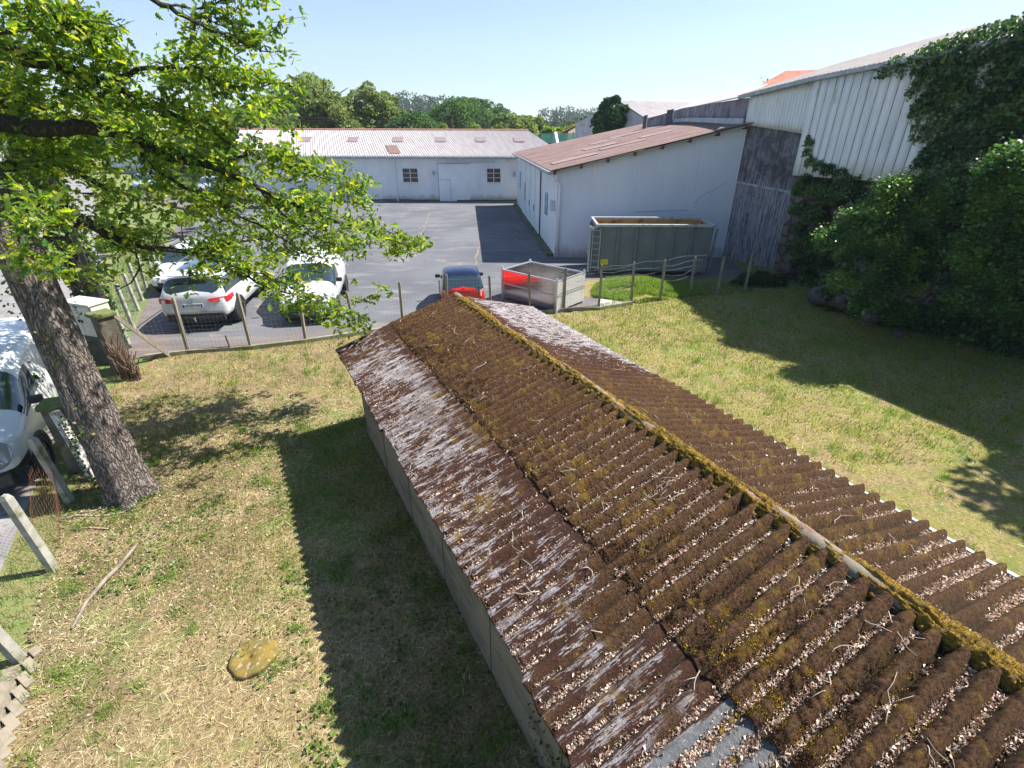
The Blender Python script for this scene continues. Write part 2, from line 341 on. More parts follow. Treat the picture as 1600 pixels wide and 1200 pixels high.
roofpatch('front_roof',(x0-.3,yl(x0)-.35,3.33),(x1,yl(x1)-.35,3.3),(1.35,47.2,5.02),(-23.0,47.2,5.1),fib_grey,wh,6,10,.19,.03)
roofpatch('rear_roof',(-23,52.5,3.3),(3.6,52.5,3.3),(1.35,47.2,5.02),(-23.0,47.2,5.1),fib_grey,wh,4,6,.19,.03)
tilem=mat('terracotta ridge tile',(.3,.12,.08),.85,0,(.38,.2,.15),6,.4,.6)
mb=MB(); mb.tube([(-23.1,47.2,5.1),(-10,47.2,5.06),(1.4,47.2,5.02)],.1,8); mb.build('ridge_capping',tilem,wh,True)
mb=MB(); mb.tube([(x0-.3,yl(x0)-.42,3.22),(x1,yl(x1)-.42,3.2)],.08,8); mb.build('gutter',zinc,wh,True)
def fx(px): return (px-800)/F*38.9      # along the front wall
for a in (404,486,558,627,692,753,812):
    m=mat('dull translucent roof sheet',(.2,.15,.16),.6,0,(.27,.2,.21),8)
    xa=(a-8-800)/F*41.2; xb=(a+8-800)/F*41.2
    mb=MB(); t0,t1=.5,.68
    def rp(x,t): return (x+(-1.6*t if x<-12 else -.9*t)*0,yl(x)-.35+(47.2-yl(x)+.35)*t,3.3+1.75*t+.055)
    mb.slab([rp(xa,t0),rp(xb,t0),rp(xb-.12,t1),rp(xa-.12,t1)],(0,0,.012)); mb.build('skylight_sheet',m,wh,True)
mb=MB(); mb.slab([rp((618-800)/F*40,.07),rp((634-800)/F*40,.07),rp((628-800)/F*41-.1,.36),rp((612-800)/F*41-.1,.36)],(0,0,.012)); mb.build('rust_patch_sheet',mat('rusty roof sheet',(.16,.09,.08),.8,0,(.24,.15,.13),8),wh,True)
winframe=mat('grey white window bars',(.6,.6,.62),.6); glassd=mat('dusty dark window glass',(.035,.025,.03),.25,0,(.08,.055,.055),5)
for (a,b) in ((630.5,653.5),(761.5,782)):
    xa,xb=fx(a),fx(b); z0,z1=1.42,2.42
    w=MB(); w.box(((xa+xb)/2,yl(xa)-.01,(z0+z1)/2),(xb-xa,.03,z1-z0)); wi=w.build('window',glassd,wh,True)
    fr=MB(); cx_=(xa+xb)/2; y_=yl(xa)-.04
    for zz in np.linspace(z0,z1,4): fr.box((cx_,y_,zz),(xb-xa,.03,.035))
    for xx in (cx_,): fr.box((xx,y_,(z0+z1)/2),(.06,.03,z1-z0))
    fr.build('window_bars',winframe,wi,True)
    sl=MB(); sl.box((cx_,yl(xa)-.05,z0-.05),(xb-xa+.12,.1,.05)); sl.build('window_sill',wall_w,wi,True)
# big sliding door with wicket
xa,xb=fx(686),fx(734); d=MB(); n=12
for i in range(n):
    w_=(xb-xa)/n; d.box((xa+w_*(i+.5),yl(xa)-.05,1.38),(w_-.02,.03,2.7))
d.box(((xa+xb)/2,yl(xa)-.03,1.38),(xb-xa,.02,2.7))
door=d.build('sliding_door',wall_w2,wh,True)
d=MB(); d.box((xa+.45,yl(xa)-.075,1.62),(.9,.012,.03)); d.box((xa+.9,yl(xa)-.075,.85),(.03,.012,1.55)); d.box((xa-.03,yl(xa)-.05,1.4),(.03,.02,2.75)); d.box(((xa+xb)/2,yl(xa)-.07,2.76),(xb-xa+.1,.02,.04)); d.build('door_seam',mat('grey seam',(.35,.36,.38),.7),door,True)
d=MB(); d.box(((fx(697)+fx(776))/2,yl(0)-.02,2.86),(fx(776)-fx(697),.08,.07)); d.build('door_rail',mat('painted steel rail',(.5,.52,.57),.5),wh,True)
# ribbed panel bay on the left
xa,xb=fx(535),fx(603); d=MB(); n=20
for i in range(n): w_=(xb-xa)/n; d.box((xa+w_*(i+.5),yl(xa)-.04,1.6),(w_-.03,.04,3.2))
d.build('ribbed_panel',wall_w2,wh,True)
d=MB(); d.tube([(fx(619),yl(-9)-.08,3.1),(fx(619),yl(-9)-.08,.15),(fx(620.5),yl(-9)-.2,.05)],.05,8); d.build('downpipe',pvcw,wh,True)
d=MB(); d.box((fx(793),yl(0)-.1,3.0),(.12,.16,.22)); d.build('wall_lamp',mat('cream lamp case',(.55,.5,.4),.6),wh,True)
for a in (679,804): d=MB(); d.box((fx(a),yl(0)-.1,2.1 if a<700 else 2.0),(.14,.16,.3)); d.disc((fx(a),yl(0)-.2,2.15),.08,(0,1,.3),.05,10); d.build('wall_lamp',mat('grey lamp case',(.3,.32,.36),.5),wh,True)
d=MB(); 
for xx in np.arange(-21,4,.9): d.box((xx,yl(xx)-.02,.06+.05*vn(xx*3,0)),(.92,.05,.1))
d.build('foot_moss',mat('mossy wall foot',(.1,.12,.05),.95,0,(.05,.05,.04),6),wh,True)
# ================================================================== WHITE HALL (monopitch)
ha=thing('hall','tall white lean-to hall with reddish fibre-cement roof beside the grey skip','building',(5,26,0))
A0=np.array(gnd(866,402)[:2]); A1=np.array(gnd(808,320)[:2]); B0=np.array((9.5,22.58))
GY=22.58
# front gable wall: thick slab with its cracks
mb=MB(); mb.slab([(A0[0],GY,-.1),(9.52,GY,-.1),(9.52,GY,5.3),(A0[0],GY,3.52)],(0,.22,0)); mb.build('gable_wall',wallmat('blue white render of the gable',(.7,.72,.77),(.62,.65,.72),.35),ha,True)
crm=mat('hairline crack',(.33,.33,.36),.9); 
def surfline(pts,w,name,m,parent,Yp,dy=-.012):
    mb=MB()
    for a,b in zip(pts[:-1],pts[1:]):
        pa,pb=aty(*a,Yp),aty(*b,Yp); pa.y=Yp+dy; pb.y=Yp+dy; mb.bar(pa,pb,.006,w)
    return mb.build(name,m,parent,True)
surfline([(1136,284),(1125,290),(1115,297),(1105,301),(1095,307),(1084,318)],.018,'crack',crm,ha,GY)
surfline([(992,331),(1020,330),(1050,329),(1075,329)],.02,'crack',crm,ha,GY)
L=A1-A0; Ln=np.linalg.norm(L); Ld=L/Ln; Nn=np.array((-Ld[1],Ld[0])); Nn=Nn if Nn[0]<0 else -Nn
def SP(t,z,d=0): p=A0+Ld*t+Nn*d; return (p[0],p[1],z)
mb=MB(); mb.slab([SP(0,-.1,-.005),SP(Ln,-.1,-.005),SP(Ln,3.55,-.005),SP(0,3.5,-.005)],(-Nn[0]*.2,-Nn[1]*.2,0)); mb.build('side_wall',wall_w2,ha,True)
mb=MB(); mb.slab([(A1[0],A1[1],-.1),(9.3,39.6,-.1),(9.3,39.6,5.2),(A1[0],A1[1],3.55)],(0,-.2,0)); mb.build('rear_wall',wall_w,ha,True)
def tpx(px,z=1.7):
    lo,hi=0,Ln
    for _ in range(50):
        m=(lo+hi)/2; p=SP(m,z); v=np.array((p[0],p[1],z-CAMH)); dd=v[1]*ct-v[2]*st; X_=800+F*v[0]/dd
        if X_>px: lo=m
        else: hi=m
    return lo
gl=[844.5,837,829.5,822.5,817]; ts=[tpx(g) for g in gl]
for i,t in enumerate(ts):
    d=MB(); w=.22 if i==0 else .13
    d.slab([SP(t-w/2,.05,.02),SP(t+w/2,.05,.02),SP(t+w/2,3.3,.02),SP(t-w/2,3.3,.02)],(Nn[0]*.01,Nn[1]*.01,0)); d.build('door_gap',dark_gap,ha,True)
for i in range(4):
    d=MB(); a,b=ts[i]+.1,ts[i+1]-.07
    d.slab([SP(a,.06,.01),SP(b,.06,.01),SP(b,3.3,.01),SP(a,3.3,.01)],(Nn[0]*.04,Nn[1]*.04,0)); dr=d.build('sliding_door_leaf',wall_w2,ha,True)
    if i in (1,2,3):
        h=MB(); h.slab([SP(a+.15,1.0,.055),SP(a+.3,1.0,.055),SP(a+.3,1.35 if i<3 else 2.1,.055),SP(a+.15,1.35 if i<3 else 2.1,.055)],(Nn[0]*.02,Nn[1]*.02,0)); h.build('door_handle',mat('maroon handle',(.12,.04,.04),.5),dr,True)
for a,b,z0,z1 in ((852,855.5,1.45,2.45),(812,813.6,1.4,2.5)):
    d=MB(); ta,tb=tpx(b),tpx(a); d.slab([SP(ta,z0,.01),SP(tb,z0,.01),SP(tb,z1,.01),SP(ta,z1,.01)],(Nn[0]*.03,Nn[1]*.03,0)); d.build('window',mat('pale blue window glass',(.25,.45,.6),.15),ha,True)
d=MB(); t=.45; d.slab([SP(t-.2,1.95,.0),SP(t+.2,1.95,.0),SP(t+.2,2.35,.0),SP(t-.2,2.35,.0)],(Nn[0]*.18,Nn[1]*.18,0)); d.build('meter_box',mat('grey meter box',(.45,.5,.55),.5),ha,True)
d=MB(); d.slab([SP(.2,-.02,.0),SP(Ln,-.02,.0),SP(Ln,.1,.0),SP(.2,.1,.0)],(Nn[0]*.28,Nn[1]*.28,0)); d.build('foot_kerb',mat('mossy yard kerb',(.12,.12,.1),.95,0,(.09,.12,.04),2,.4,.6),ha,True)
# downpipe, gutter, rafters, flashing
d=MB(); q=(A0[0]+.12,GY-.09)
d.tube([(A0[0]-.2,GY-.15,3.42),(A0[0]-.15,GY-.15,3.25),(A0[0]+.05,GY-.09,3.15),(q[0],q[1],3.0),(q[0],q[1],.05)],.055,10); d.build('downpipe',pvcw,ha,True,True)
E0=(1.62,22.25,3.62);E1=(.12,40.0,3.62);K1=(9.2,39.5,5.42);K2=(9.75,30.6,5.58);F2=(9.66,22.25,5.4)
mb=MB(); mb.bar((E0[0]-.07,E0[1],3.53),(E1[0]-.07,E1[1],3.53),.13,.12); mb.build('gutter',zinc,ha,True)
roofpatch('roof',E0,F2,(9.2,39.5,5.42),E1,fib_red,ha,1,40,1,0) if False else None
# waves run along the slope (from the gutter up to the high wall)
roofpatch('roof',E0,E1,(9.3,39.6,5.45),F2,fib_red,ha,6,30,.177,.022,sag=.03)
for k,(u0,u1,v0,v1) in enumerate(((.12,.17,.05,.3),(.2,.24,.35,.6),(.3,.36,.3,.5),(.45,.5,.4,.6),(.52,.57,.55,.75),(.28,.33,.62,.8))):
    def rb(u,v):
        a=np.array(E0)*(1-u)+np.array(E1)*u; b=np.array(F2)*(1-u)+np.array((9.3,39.6,5.45))*u; q=a*(1-v)+b*v; return (q[0],q[1],q[2]+.035)
    d=MB(); d.slab([rb(u0,v0),rb(u1,v0),rb(u1,v1),rb(u0,v1)],(0,0,.008)); d.build('pale_roof_sheet',mat('pale worn roof sheet',(.24,.18,.17),.8,0,(.3,.2,.19),5,.45,.6),ha,True)
for i in range(8):
    t=.02+i*.135; p=np.array(E0)*(1-t)+np.array(F2)*t; d=MB(); d.box((p[0],p[1]+.16,p[2]-.12),(.1,.3,.13)); d.build('rafter_end',mat('red brown timber',(.1,.03,.03),.7),ha,True)
d=MB(); d.slab([(E0[0]+.0,22.33,3.6-.04),(9.66,22.33,5.36),(9.66,22.33,5.3),(E0[0],22.33,3.48)],(0,.03,0)); d.build('verge_board',mat('greyed verge board',(.33,.3,.28),.8),ha,True)
d=MB(); d.slab([(9.35,22.7,5.32),(9.35,30,5.5),(9.35,39.5,5.45),(9.35,39.5,5.62),(9.35,30,5.68),(9.35,22.7,5.55)],(.05,0,0)); d.build('flashing',mat('pale blue lead flashing',(.4,.46,.52),.5,.3,(.3,.33,.36),3),ha,True)
# ================================================================== BIG CORRUGATED WAREHOUSE on the right
bw=thing('warehouse','big ivy-hung warehouse with white metal cladding over a stained grey wall','building',(11,20,0))
P0=np.array((9.53,22.66));P1=np.array((10.85,20.4));P2=np.array((12.35,14.0));P3=np.array((15.2,8.6))
def concm():
    s=NT('stained concrete wall'); c=s.co(); f=s.noise(s.map(c,(9,9,.55)),1.6,6,.7); g=s.noise(s.map(c,(22,22,2.2)),1.6,5,.75); h=s.noise(c,1.1,4)
    x=s.n.new('ShaderNodeSeparateXYZ'); s.l(c,x.inputs[0])
    up=s.ramp(x.outputs[2],2.9,3.5); a=s.mix(s.ramp(f,.4,.62),(.07,.07,.085),(.3,.3,.35)); a=s.mix(s.math('MULTIPLY',s.ramp(g,.5,.66),s.ramp(up,0,1,1,.45)),a,(.46,.46,.5))
    a=s.mix(s.math('MULTIPLY',up,s.ramp(h,.35,.6,.2,.75)),a,(.05,.05,.062)); a=s.mix(s.math('MULTIPLY',up,s.ramp(g,.56,.7,0,.7)),a,(.33,.33,.37))
    ed=s.math('MULTIPLY',s.ramp(s.noise(c,3,3),.5,.6),.3); a=s.mix(ed,a,(.3,.3,.33)); s.base(a); s.rough(.95); s.bump(g,.5,.02); return s.m
conc=concm()
def vwall(name,a,b,za0,zb0,za1,zb1,th,m,parent,off=0):
    a=np.array(a);b=np.array(b);d=(b-a)/np.linalg.norm(b-a);n=np.array((d[1],-d[0])); n=n if n[0]>0 else -n   # n points away from the yard
    a=a-n*off;b=b-n*off; mb=MB(); mb.slab([(a[0],a[1],za0),(b[0],b[1],zb0),(b[0],b[1],zb1),(a[0],a[1],za1)],(n[0]*th,n[1]*th,0)); return mb.build(name,m,parent,True)
vwall('concrete_wall',P0,P1,-.1,-.1,5.6,5.4,.3,conc,bw)
vwall('wall_ledge',P0+np.array((.02,-.02)),P1,3.12,2.95,3.2,3.03,.1,mat('whitish ledge',(.42,.42,.45),.9,0,(.2,.2,.23),8),bw,.04)
def cladding(name,a,b,zb,zt,m,off,p,amp,parent,w=.35):
    a=np.array(a);b=np.array(b);Lc=np.linalg.norm(b-a);d=(b-a)/Lc;n=np.array((d[1],-d[0])); n=n if n[0]>0 else -n
    u=[];k=0
    while k*p<Lc:
        for q in (0,.04,w-.04,w): u.append(min(k*p+q*p,Lc))
        k+=1
    u=np.array(sorted(set(u+[Lc]))); prof=np.where(((u/p)%1.0>.02)&((u/p)%1.0<w-.02),amp,0.0)
    nz=6; v=np.linspace(0,1,nz)
    zb_=np.interp(u/Lc,[0,1],zb); zt_=np.interp(u/Lc,[0,1],zt)
    Px=a[0]+d[0]*u-n[0]*(off+prof); Py=a[1]+d[1]*u-n[1]*(off+prof)
    V=np.stack([np.repeat(Px,nz),np.repeat(Py,nz),(zb_[:,None]*(1-v)+zt_[:,None]*v).ravel()],1)
    o=meshnp(name,V,gridfaces(len(u),nz),m,parent,world=True); s=o.modifiers.new('solid','SOLIDIFY'); s.thickness=.012; s.offset=0; return o
def cladm(name,stain):
    s=NT(name); c=s.co(); f=s.noise(s.map(c,(5,5,.4)),1.2,5,.65); a=s.mix(s.ramp(f,.4,.7),(.78,.8,.83),(.64,.66,.69))
    if stain:
        g=s.noise(s.map(c,(6,6,.5),(3,1,0)),1.1,5,.7); w=s.noise(c,.55,3); a=s.mix(s.math('MULTIPLY',s.ramp(g,.48,.68),s.ramp(w,.48,.6,0,.75)),a,(.25,.27,.13))
    s.base(a); s.rough(.55); return s.m
cladding('metal_cladding',P0,P1,(5.32,5.0),(6.32,6.72),cladm('white ribbed cladding',0),.12,.13,.02,bw)
cladding('metal_cladding',P1+np.array((.02,-.1)),P2,(3.62,3.8),(6.72,7.1),cladm('streaked wide cladding',1),.3,.34,.03,bw,.86)
cladding('metal_cladding',P2,P3,(3.8,3.9),(7.1,7.4),cladm('streaked far cladding',1),.3,.34,.03,bw,.86)
def seams(a,b,zb,zt,off,p,n0=0):
    a=np.array(a);b=np.array(b);Lc=np.linalg.norm(b-a);d=(b-a)/Lc;n=np.array((d[1],-d[0])); n=n if n[0]>0 else -n; k=0
    while k*p<Lc:
        u=min(k*p+.93*p,Lc); q=a+d*u-n*(off+.012); z0=np.interp(u/Lc,[0,1],zb)+.03; z1=np.interp(u/Lc,[0,1],zt)-.1
        mb=MB(); mb.bar((q[0],q[1],z0),(q[0],q[1],z1),.02 if k%3 else .028,.012,(d[0],d[1],0)); mb.build('panel_seam',mat('rust stained seam',(.2,.15,.13),.8,0,(.38,.34,.32),3,.35,.6),bw,True); k+=1
seams(P1+np.array((.02,-.1)),P2,(3.62,3.8),(6.72,7.1),.3,.34)
# return face between the two planes of cladding
mb=MB(); d=(P1-P0)/np.linalg.norm(P1-P0); n=np.array((d[1],-d[0])); n=n if n[0]>0 else -n
q0=P1-n*.1; q1=P1-np.array((.32,.02))+d*.12
mb.slab([(q0[0],q0[1],4.95),(q1[0],q1[1],4.9),(q1[0],q1[1],6.72),(q0[0],q0[1],6.7)],(.02,.02,0)); mb.build('corner_flashing',mat('grey corner flashing',(.4,.42,.42),.6),bw,True)
stonem=None
def stonemat():
    s=NT('rubble stone wall'); c=s.co(); v=s.voro(c,2.6,'F1','Color'); e=s.voro(c,2.6,'DISTANCE_TO_EDGE'); b=s.mix(v,(.1,.085,.075),(.26,.23,.2)); f=s.noise(c,9,5,.7); b=s.mix(s.ramp(f,.4,.65,0,.6),b,(.08,.07,.07)); b=s.mix(s.ramp(e,.0,.06,1,0),b,(.06,.05,.05)); s.base(b); s.rough(.95); s.bump(s.math('ADD',s.ramp(e,0,.15),s.math('MULTIPLY',f,.4)),.9,.12); return s.m
stonem=stonemat()
vwall('stone_wall',P1,P2,-.1,-.1,3.75,3.9,.3,stonem,bw,.08)
vwall('stone_wall',P2,P3,-.1,-.1,3.9,4.0,.3,stonem,bw,.08)
# roof of it: eave over the cladding, rising away
def out(a,k=6.,dz=.0): return a
e0=np.array((9.15,22.95,6.37));e1=np.array((10.5,20.35,6.79));e2=np.array((12.0,13.9,7.17));e3=np.array((14.9,8.3,7.47))
rise=np.array((5.6,3.0,1.45))
roofpatch('roof',e0,e1,e1+rise+np.array((0,0,.02)),e0+rise,fib_dark,bw,6,12,.177,.025)
roofpatch('roof',e1,e2,e2+rise+np.array((0,0,.12)),e1+rise+np.array((0,0,.02)),fib_dark,bw,6,12,.177,.025)
roofpatch('roof',e2,e3,e3+rise+np.array((0,0,.25)),e2+rise+np.array((0,0,.12)),fib_dark,bw,6,12,.177,.025)
mb=MB(); pts=[tuple(p+np.array((-.06,-.03,-.08))) for p in (e0,e1,e2,e3)]; 
for a,b in zip(pts[:-1],pts[1:]): mb.bar(a,b,.13,.13)
mb.build('gutter',zinc,bw,True)
# hidden rear slope and back wall so it stands as a building
r=[p+rise for p in (e0,e1,e2,e3)]; mb=MB()
for i in range(3): mb.poly([r[i],r[i+1],r[i+1]+np.array((7,4,-1.6)),r[i]+np.array((7,4,-1.6))])
mb.build('rear_roof',fib_grey,bw,True)
mb=MB(); mb.slab([(9.7,22.9,-.1),(15.0,26.1,-.1),(15.0,26.1,7.2),(9.7,22.9,6.2)],(.2,-.1,0)); mb.build('end_wall',conc,bw,True)
# grey building behind the hall: gable wall stepping above the hall roof
gb=thing('building','grey rendered building with shallow roof rising behind the white hall','building',(9,32,0))
grd=mat('blotched grey render',(.2,.19,.23),.95,0,(.3,.29,.34),1.6,.4,.65,.2,20,(1,1,.5),(.12,.12,.15),3)
mb=MB(); mb.slab([(9.62,22.9,-.1),(9.62,31.9,-.1),(9.62,31.9,6.2),(9.62,22.9,6.3)],(.25,0,0)); mb.build('side_wall',grd,gb,True)
w1=aty(1080,186,32.5);w2=aty(971,200,37.5)
t1=aty(1080,166,32.5);t2=aty(1012,184,35.6);t3=aty(1012,188,35.6)
mb=MB(); mb.slab([(9.62,31.9,-.1),(w1.x+.3,32.0,-.1),(t2.x,35.6,-.1),(t2.x,35.6,t2.z-.05),(9.62,31.9,6.2)],(.15,.15,0)); mb.build('gable_wall',grd,gb,True)
mb=MB(); mb.slab([(8.9,32.3,4.5),(9.2,32.1,4.5),(9.2,32.1,6.15),(8.9,32.3,6.1)],(-.08,-.1,0)); mb.build('pilaster',mat('dark stained pilaster',(.09,.09,.11),.95),gb,True)
mb=MB(); mb.slab([(8.0,34.0,4.5),(8.15,33.8,4.5),(8.15,33.8,5.9),(8.0,34.0,5.85)],(-.08,-.1,0)); mb.build('pilaster',MATS['dark stained pilaster'],gb,True)
# roof: lower edge follows wall tops, upper edge away
a_=np.array(aty(1011,186,35.3));b_=np.array(aty(1080,168.5,31.6));c_=np.array(aty(1160,152,22.9)); 
A_=np.array(aty(1100,156,44.));B_=np.array(aty(1145,143,40.));C_=np.array(aty(1200,132,34.)); 
mb=MB(); mb.slab([a_,b_,B_,A_],(0,0,.05)); mb.slab([b_,c_,C_,B_],(0,0,.05)); mb.build('roof',fib_grey,gb,True)
# small gabled house smothered in ivy, its ridge parallel to the picture
ig=thing('building','small gabled shed with grey corrugated roof and ivy over its left end','building',(10,45,0))
pk=np.array(aty(965,157,47));pr=np.array(aty(1085,160,51)); ev=np.array(aty(1011,187,42.5)); ew=ev+(pr-pk)*1.05
roofpatch('roof',ev,ew,pr,pk,fib_grey,ig,5,10,.2,.03)
lft=np.array((pk[0]-2.9,pk[1]+4,ev[2]-.2))
mb=MB(); mb.slab([(ev[0]+.1,ev[1],0),(lft[0],lft[1],0),(lft[0],lft[1],lft[2]),(pk[0],pk[1],pk[2]-.08),(ev[0]+.1,ev[1],ev[2]-.08)],(.15,.2,0)); mb.build('gable_wall',mat('pale grey render',(.36,.36,.4),.9,0,(.28,.28,.33),2),ig,True)
mb=MB(); mb.poly([tuple(lft),tuple(lft+(pr-pk)),tuple(pr),tuple(pk)]); mb.build('rear_roof',fib_grey,ig,True)
mb=MB(); mb.slab([(ev[0]+.1,ev[1]+.3,0),(ew[0],ew[1]+.3,0),(ew[0],ew[1]+.3,ev[2]-.15),(ev[0]+.1,ev[1]+.3,ev[2]-.15)],(0,.2,0)); mb.build('side_wall',grd,ig,True)
# orange tiled house beyond
oh=thing('house','house with orange clay tile roof rising behind the grey warehouse roof','house',(24,50,0))
def tilemat():
    s=NT('orange clay tiles'); c=s.co(); f=s.noise(c,2.5,5,.7); w=s.n.new('ShaderNodeTexWave'); w.bands_direction='X'; s.l(s.map(c,(1,1,1)),w.inputs[0]); w.inputs['Scale'].default_value=1.6; w.inputs['Distortion'].default_value=.6
    a=s.mix(s.ramp(f,.35,.65),(.27,.085,.045),(.38,.16,.1)); s.base(a); s.rough(.85); s.bump(w.outputs[1],.6,.06); return s.m
tm=tilemat()
q=[np.array(aty(1182,137,46)),np.array(aty(1228,111,50)),np.array(aty(1300,104,50)),np.array(aty(1330,130,46))]
roofpatch('roof',q[0],q[3]+np.array((6,0,.3)),q[2]+np.array((6,0,.0)),q[1],tm,oh,5,10,.25,.05)
mb=MB(); mb.slab([(q[0][0]+.3,47,0),(q[0][0]+16,47,0),(q[0][0]+16,47,q[0][2]),(q[0][0]+.3,47,q[0][2])],(0,.3,0)); mb.poly([q[1],q[2]+np.array((6,0,0)),q[2]+np.array((6,5,-2.5)),q[1]+np.array((0,5,-2.5))]); mb.build('wall',wall_w,oh,True)
# green metal sheeting fence and little far house beyond the warehouse
gf=thing('fence','dark green ribbed metal fence just beyond the warehouse end','fence',(4,54,0))
mb=MB(); a=aty(845,207,54);b=aty(912,206,58)
for i in range(8):
    z0=a.z-.9+i*.11; mb.bar((a.x,a.y,z0),(b.x,b.y,z0),.05,.085)
mb.build('panel',mat('dark green sheet metal',(.015,.12,.1),.5),gf,True)
mb=MB(); 
for t in np.linspace(0,1,5): p=a.lerp(b,t); mb.box((p.x,p.y+.08,(a.z)/2),(.08,.08,a.z+.1))
mb.build('post',mat('green post',(.02,.08,.06),.6),gf,True)
lh=thing('house','tiny pale stone outbuilding left of the ivy gable','house',(8,64,0))
a=aty(880,206,64);b=aty(905,190,66)
mb=MB(); mb.slab([(a.x,64,0),(b.x+.6,66,0),(b.x+.6,66,b.z),(a.x+.6,64,a.z)],(0,.3,0)); mb.build('wall',mat('pale stone',(.42,.38,.33),.9,0,(.3,.27,.24),3),lh,True)
mb=MB(); mb.slab([(a.x-.3,63.6,a.z-.1),(b.x+.8,65.6,b.z+.1),(b.x+1.4,69,b.z-.2),(a.x+.3,67,a.z-.5)],(0,0,.1)); mb.build('roof',tm,lh,True)
# ================================================================== MOSSY SHED
R0=np.array((-1.07,9.12,2.345)); AX=np.array((.4772,-.8788,0.)); PL=np.array((-.8788,-.4772,0.)); 
HL,DL=2.3,.65; HR,DR=1.72,.5; UL=12.2
SL=math.hypot(HL,DL); SR=math.hypot(HR,DR)
sh=thing('shed','long low shed with a moss-covered corrugated roof in the middle of the lawn','shed',(-1,6,0))
dL=(PL*HL+np.array((0,0,-DL)))/SL; dR=(-PL*HR+np.array((0,0,-DR)))/SR
nL=np.cross(AX,dL); nL=nL if nL[2]>0 else -nL; nR=np.cross(AX,dR); nR=nR if nR[2]>0 else -nR
PIT=.148
def sheet(name,side,v0,v1,lift0,lift1,du=.0115,dv=.016,u0=0.,u1=UL,bare=None):
    d,n,S=(dL,nL,SL) if side>0 else (dR,nR,SR)
    u=np.arange(u0,u1,du); v=np.arange(v0,v1+dv/2,dv); U,Vv=np.meshgrid(u,v,indexing='ij')
    ph=U/PIT; crest=.5+.5*np.cos(2*np.pi*ph)                      # 1 on a crest
    far=sst(3.2,.8,U)                                             # far end
    up=sst(1.25,1.0,Vv)
    big=fbm(U*.9+3,Vv*1.3,11,3); med=fbm(U*4,Vv*3,21,3)
    if side>0:
        thick=np.clip(.25+.9*(v0<1)*(1-.25*far)+.35*(big-.5)+.3*sst(3,7,U)*(v0<1),0,1.15)
        thick=np.where(v0>1,.16+.8*sst(.4,.7,big)*.55+.25*sst(1.9,1.4,Vv)*.35+.25*sst(1.5,6,U)*sst(.35,.6,med),thick)
    else:
        thick=np.clip(.08+.8*sst(2.2,4.6,U)+.4*(big-.5)+.35*sst(.7,.0,Vv)*sst(.8,2.5,U),0,1.1)
    thick=np.clip(thick,0,1.2)
    bareamt=np.zeros_like(U)
    if bare is not None:
        b=bare(U,Vv); thick=thick*(1-b); bareamt=b
    if side>0: pale=np.where(v0>1,.38+.07*sst(5.2,2.4,U)-.25*sst(1.1,.3,U)-.2*sst(1.6,1.36,Vv)+.6*(big-.5)+.35*(med-.5),.02+.2*sst(1.2,.2,U)+.3*(big-.5)*(U<2.5))
    else: pale=.12+.38*sst(4.2,1.6,U)*sst(.05,.5,Vv)+.25*(big-.5)+.22*sst(SR-.4,SR,Vv)
    rough=fbm(U*38,Vv*26,31,3); lump=fbm(U*16,Vv*7,41,2)
    edge=0
    tk=thick*(1-.25*sst(v1-.05,v1-.0,Vv)) if side>0 and v0<1 else thick
    h=corr(U,PIT,.032)+tk*(crest**.5)*(.012+.034*rough+.016*lump)+.0035*(vn(U*70,Vv*60,5)-.5)
    sagg=.018*(fbm(U*.5,Vv*.4,51,2)-.5)
    lift=lift0+(lift1-lift0)*(Vv-v0)/(v1-v0)
    # overlaps of neighbouring sheets: a small step every five waves
    h=h+lift+sagg+.004*((np.floor(U/(PIT*5))%2))
    # broken, uneven lower edge
    jag=.04*(vn(np.floor(U/(PIT*5)),U*0,6)-.5)+.025*(vn(U*9,U*0,8)-.5); Ve=Vv+np.where(Vv>v1-.04,jag,0)
    P=R0+AX*U[...,None]+d*Ve[...,None]+n*h[...,None]
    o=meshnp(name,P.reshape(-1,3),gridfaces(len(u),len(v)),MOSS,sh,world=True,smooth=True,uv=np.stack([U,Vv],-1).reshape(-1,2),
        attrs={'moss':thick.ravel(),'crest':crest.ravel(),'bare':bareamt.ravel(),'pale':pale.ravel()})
    s=o.modifiers.new('solid','SOLIDIFY'); s.thickness=.007; s.offset=-1
    return o
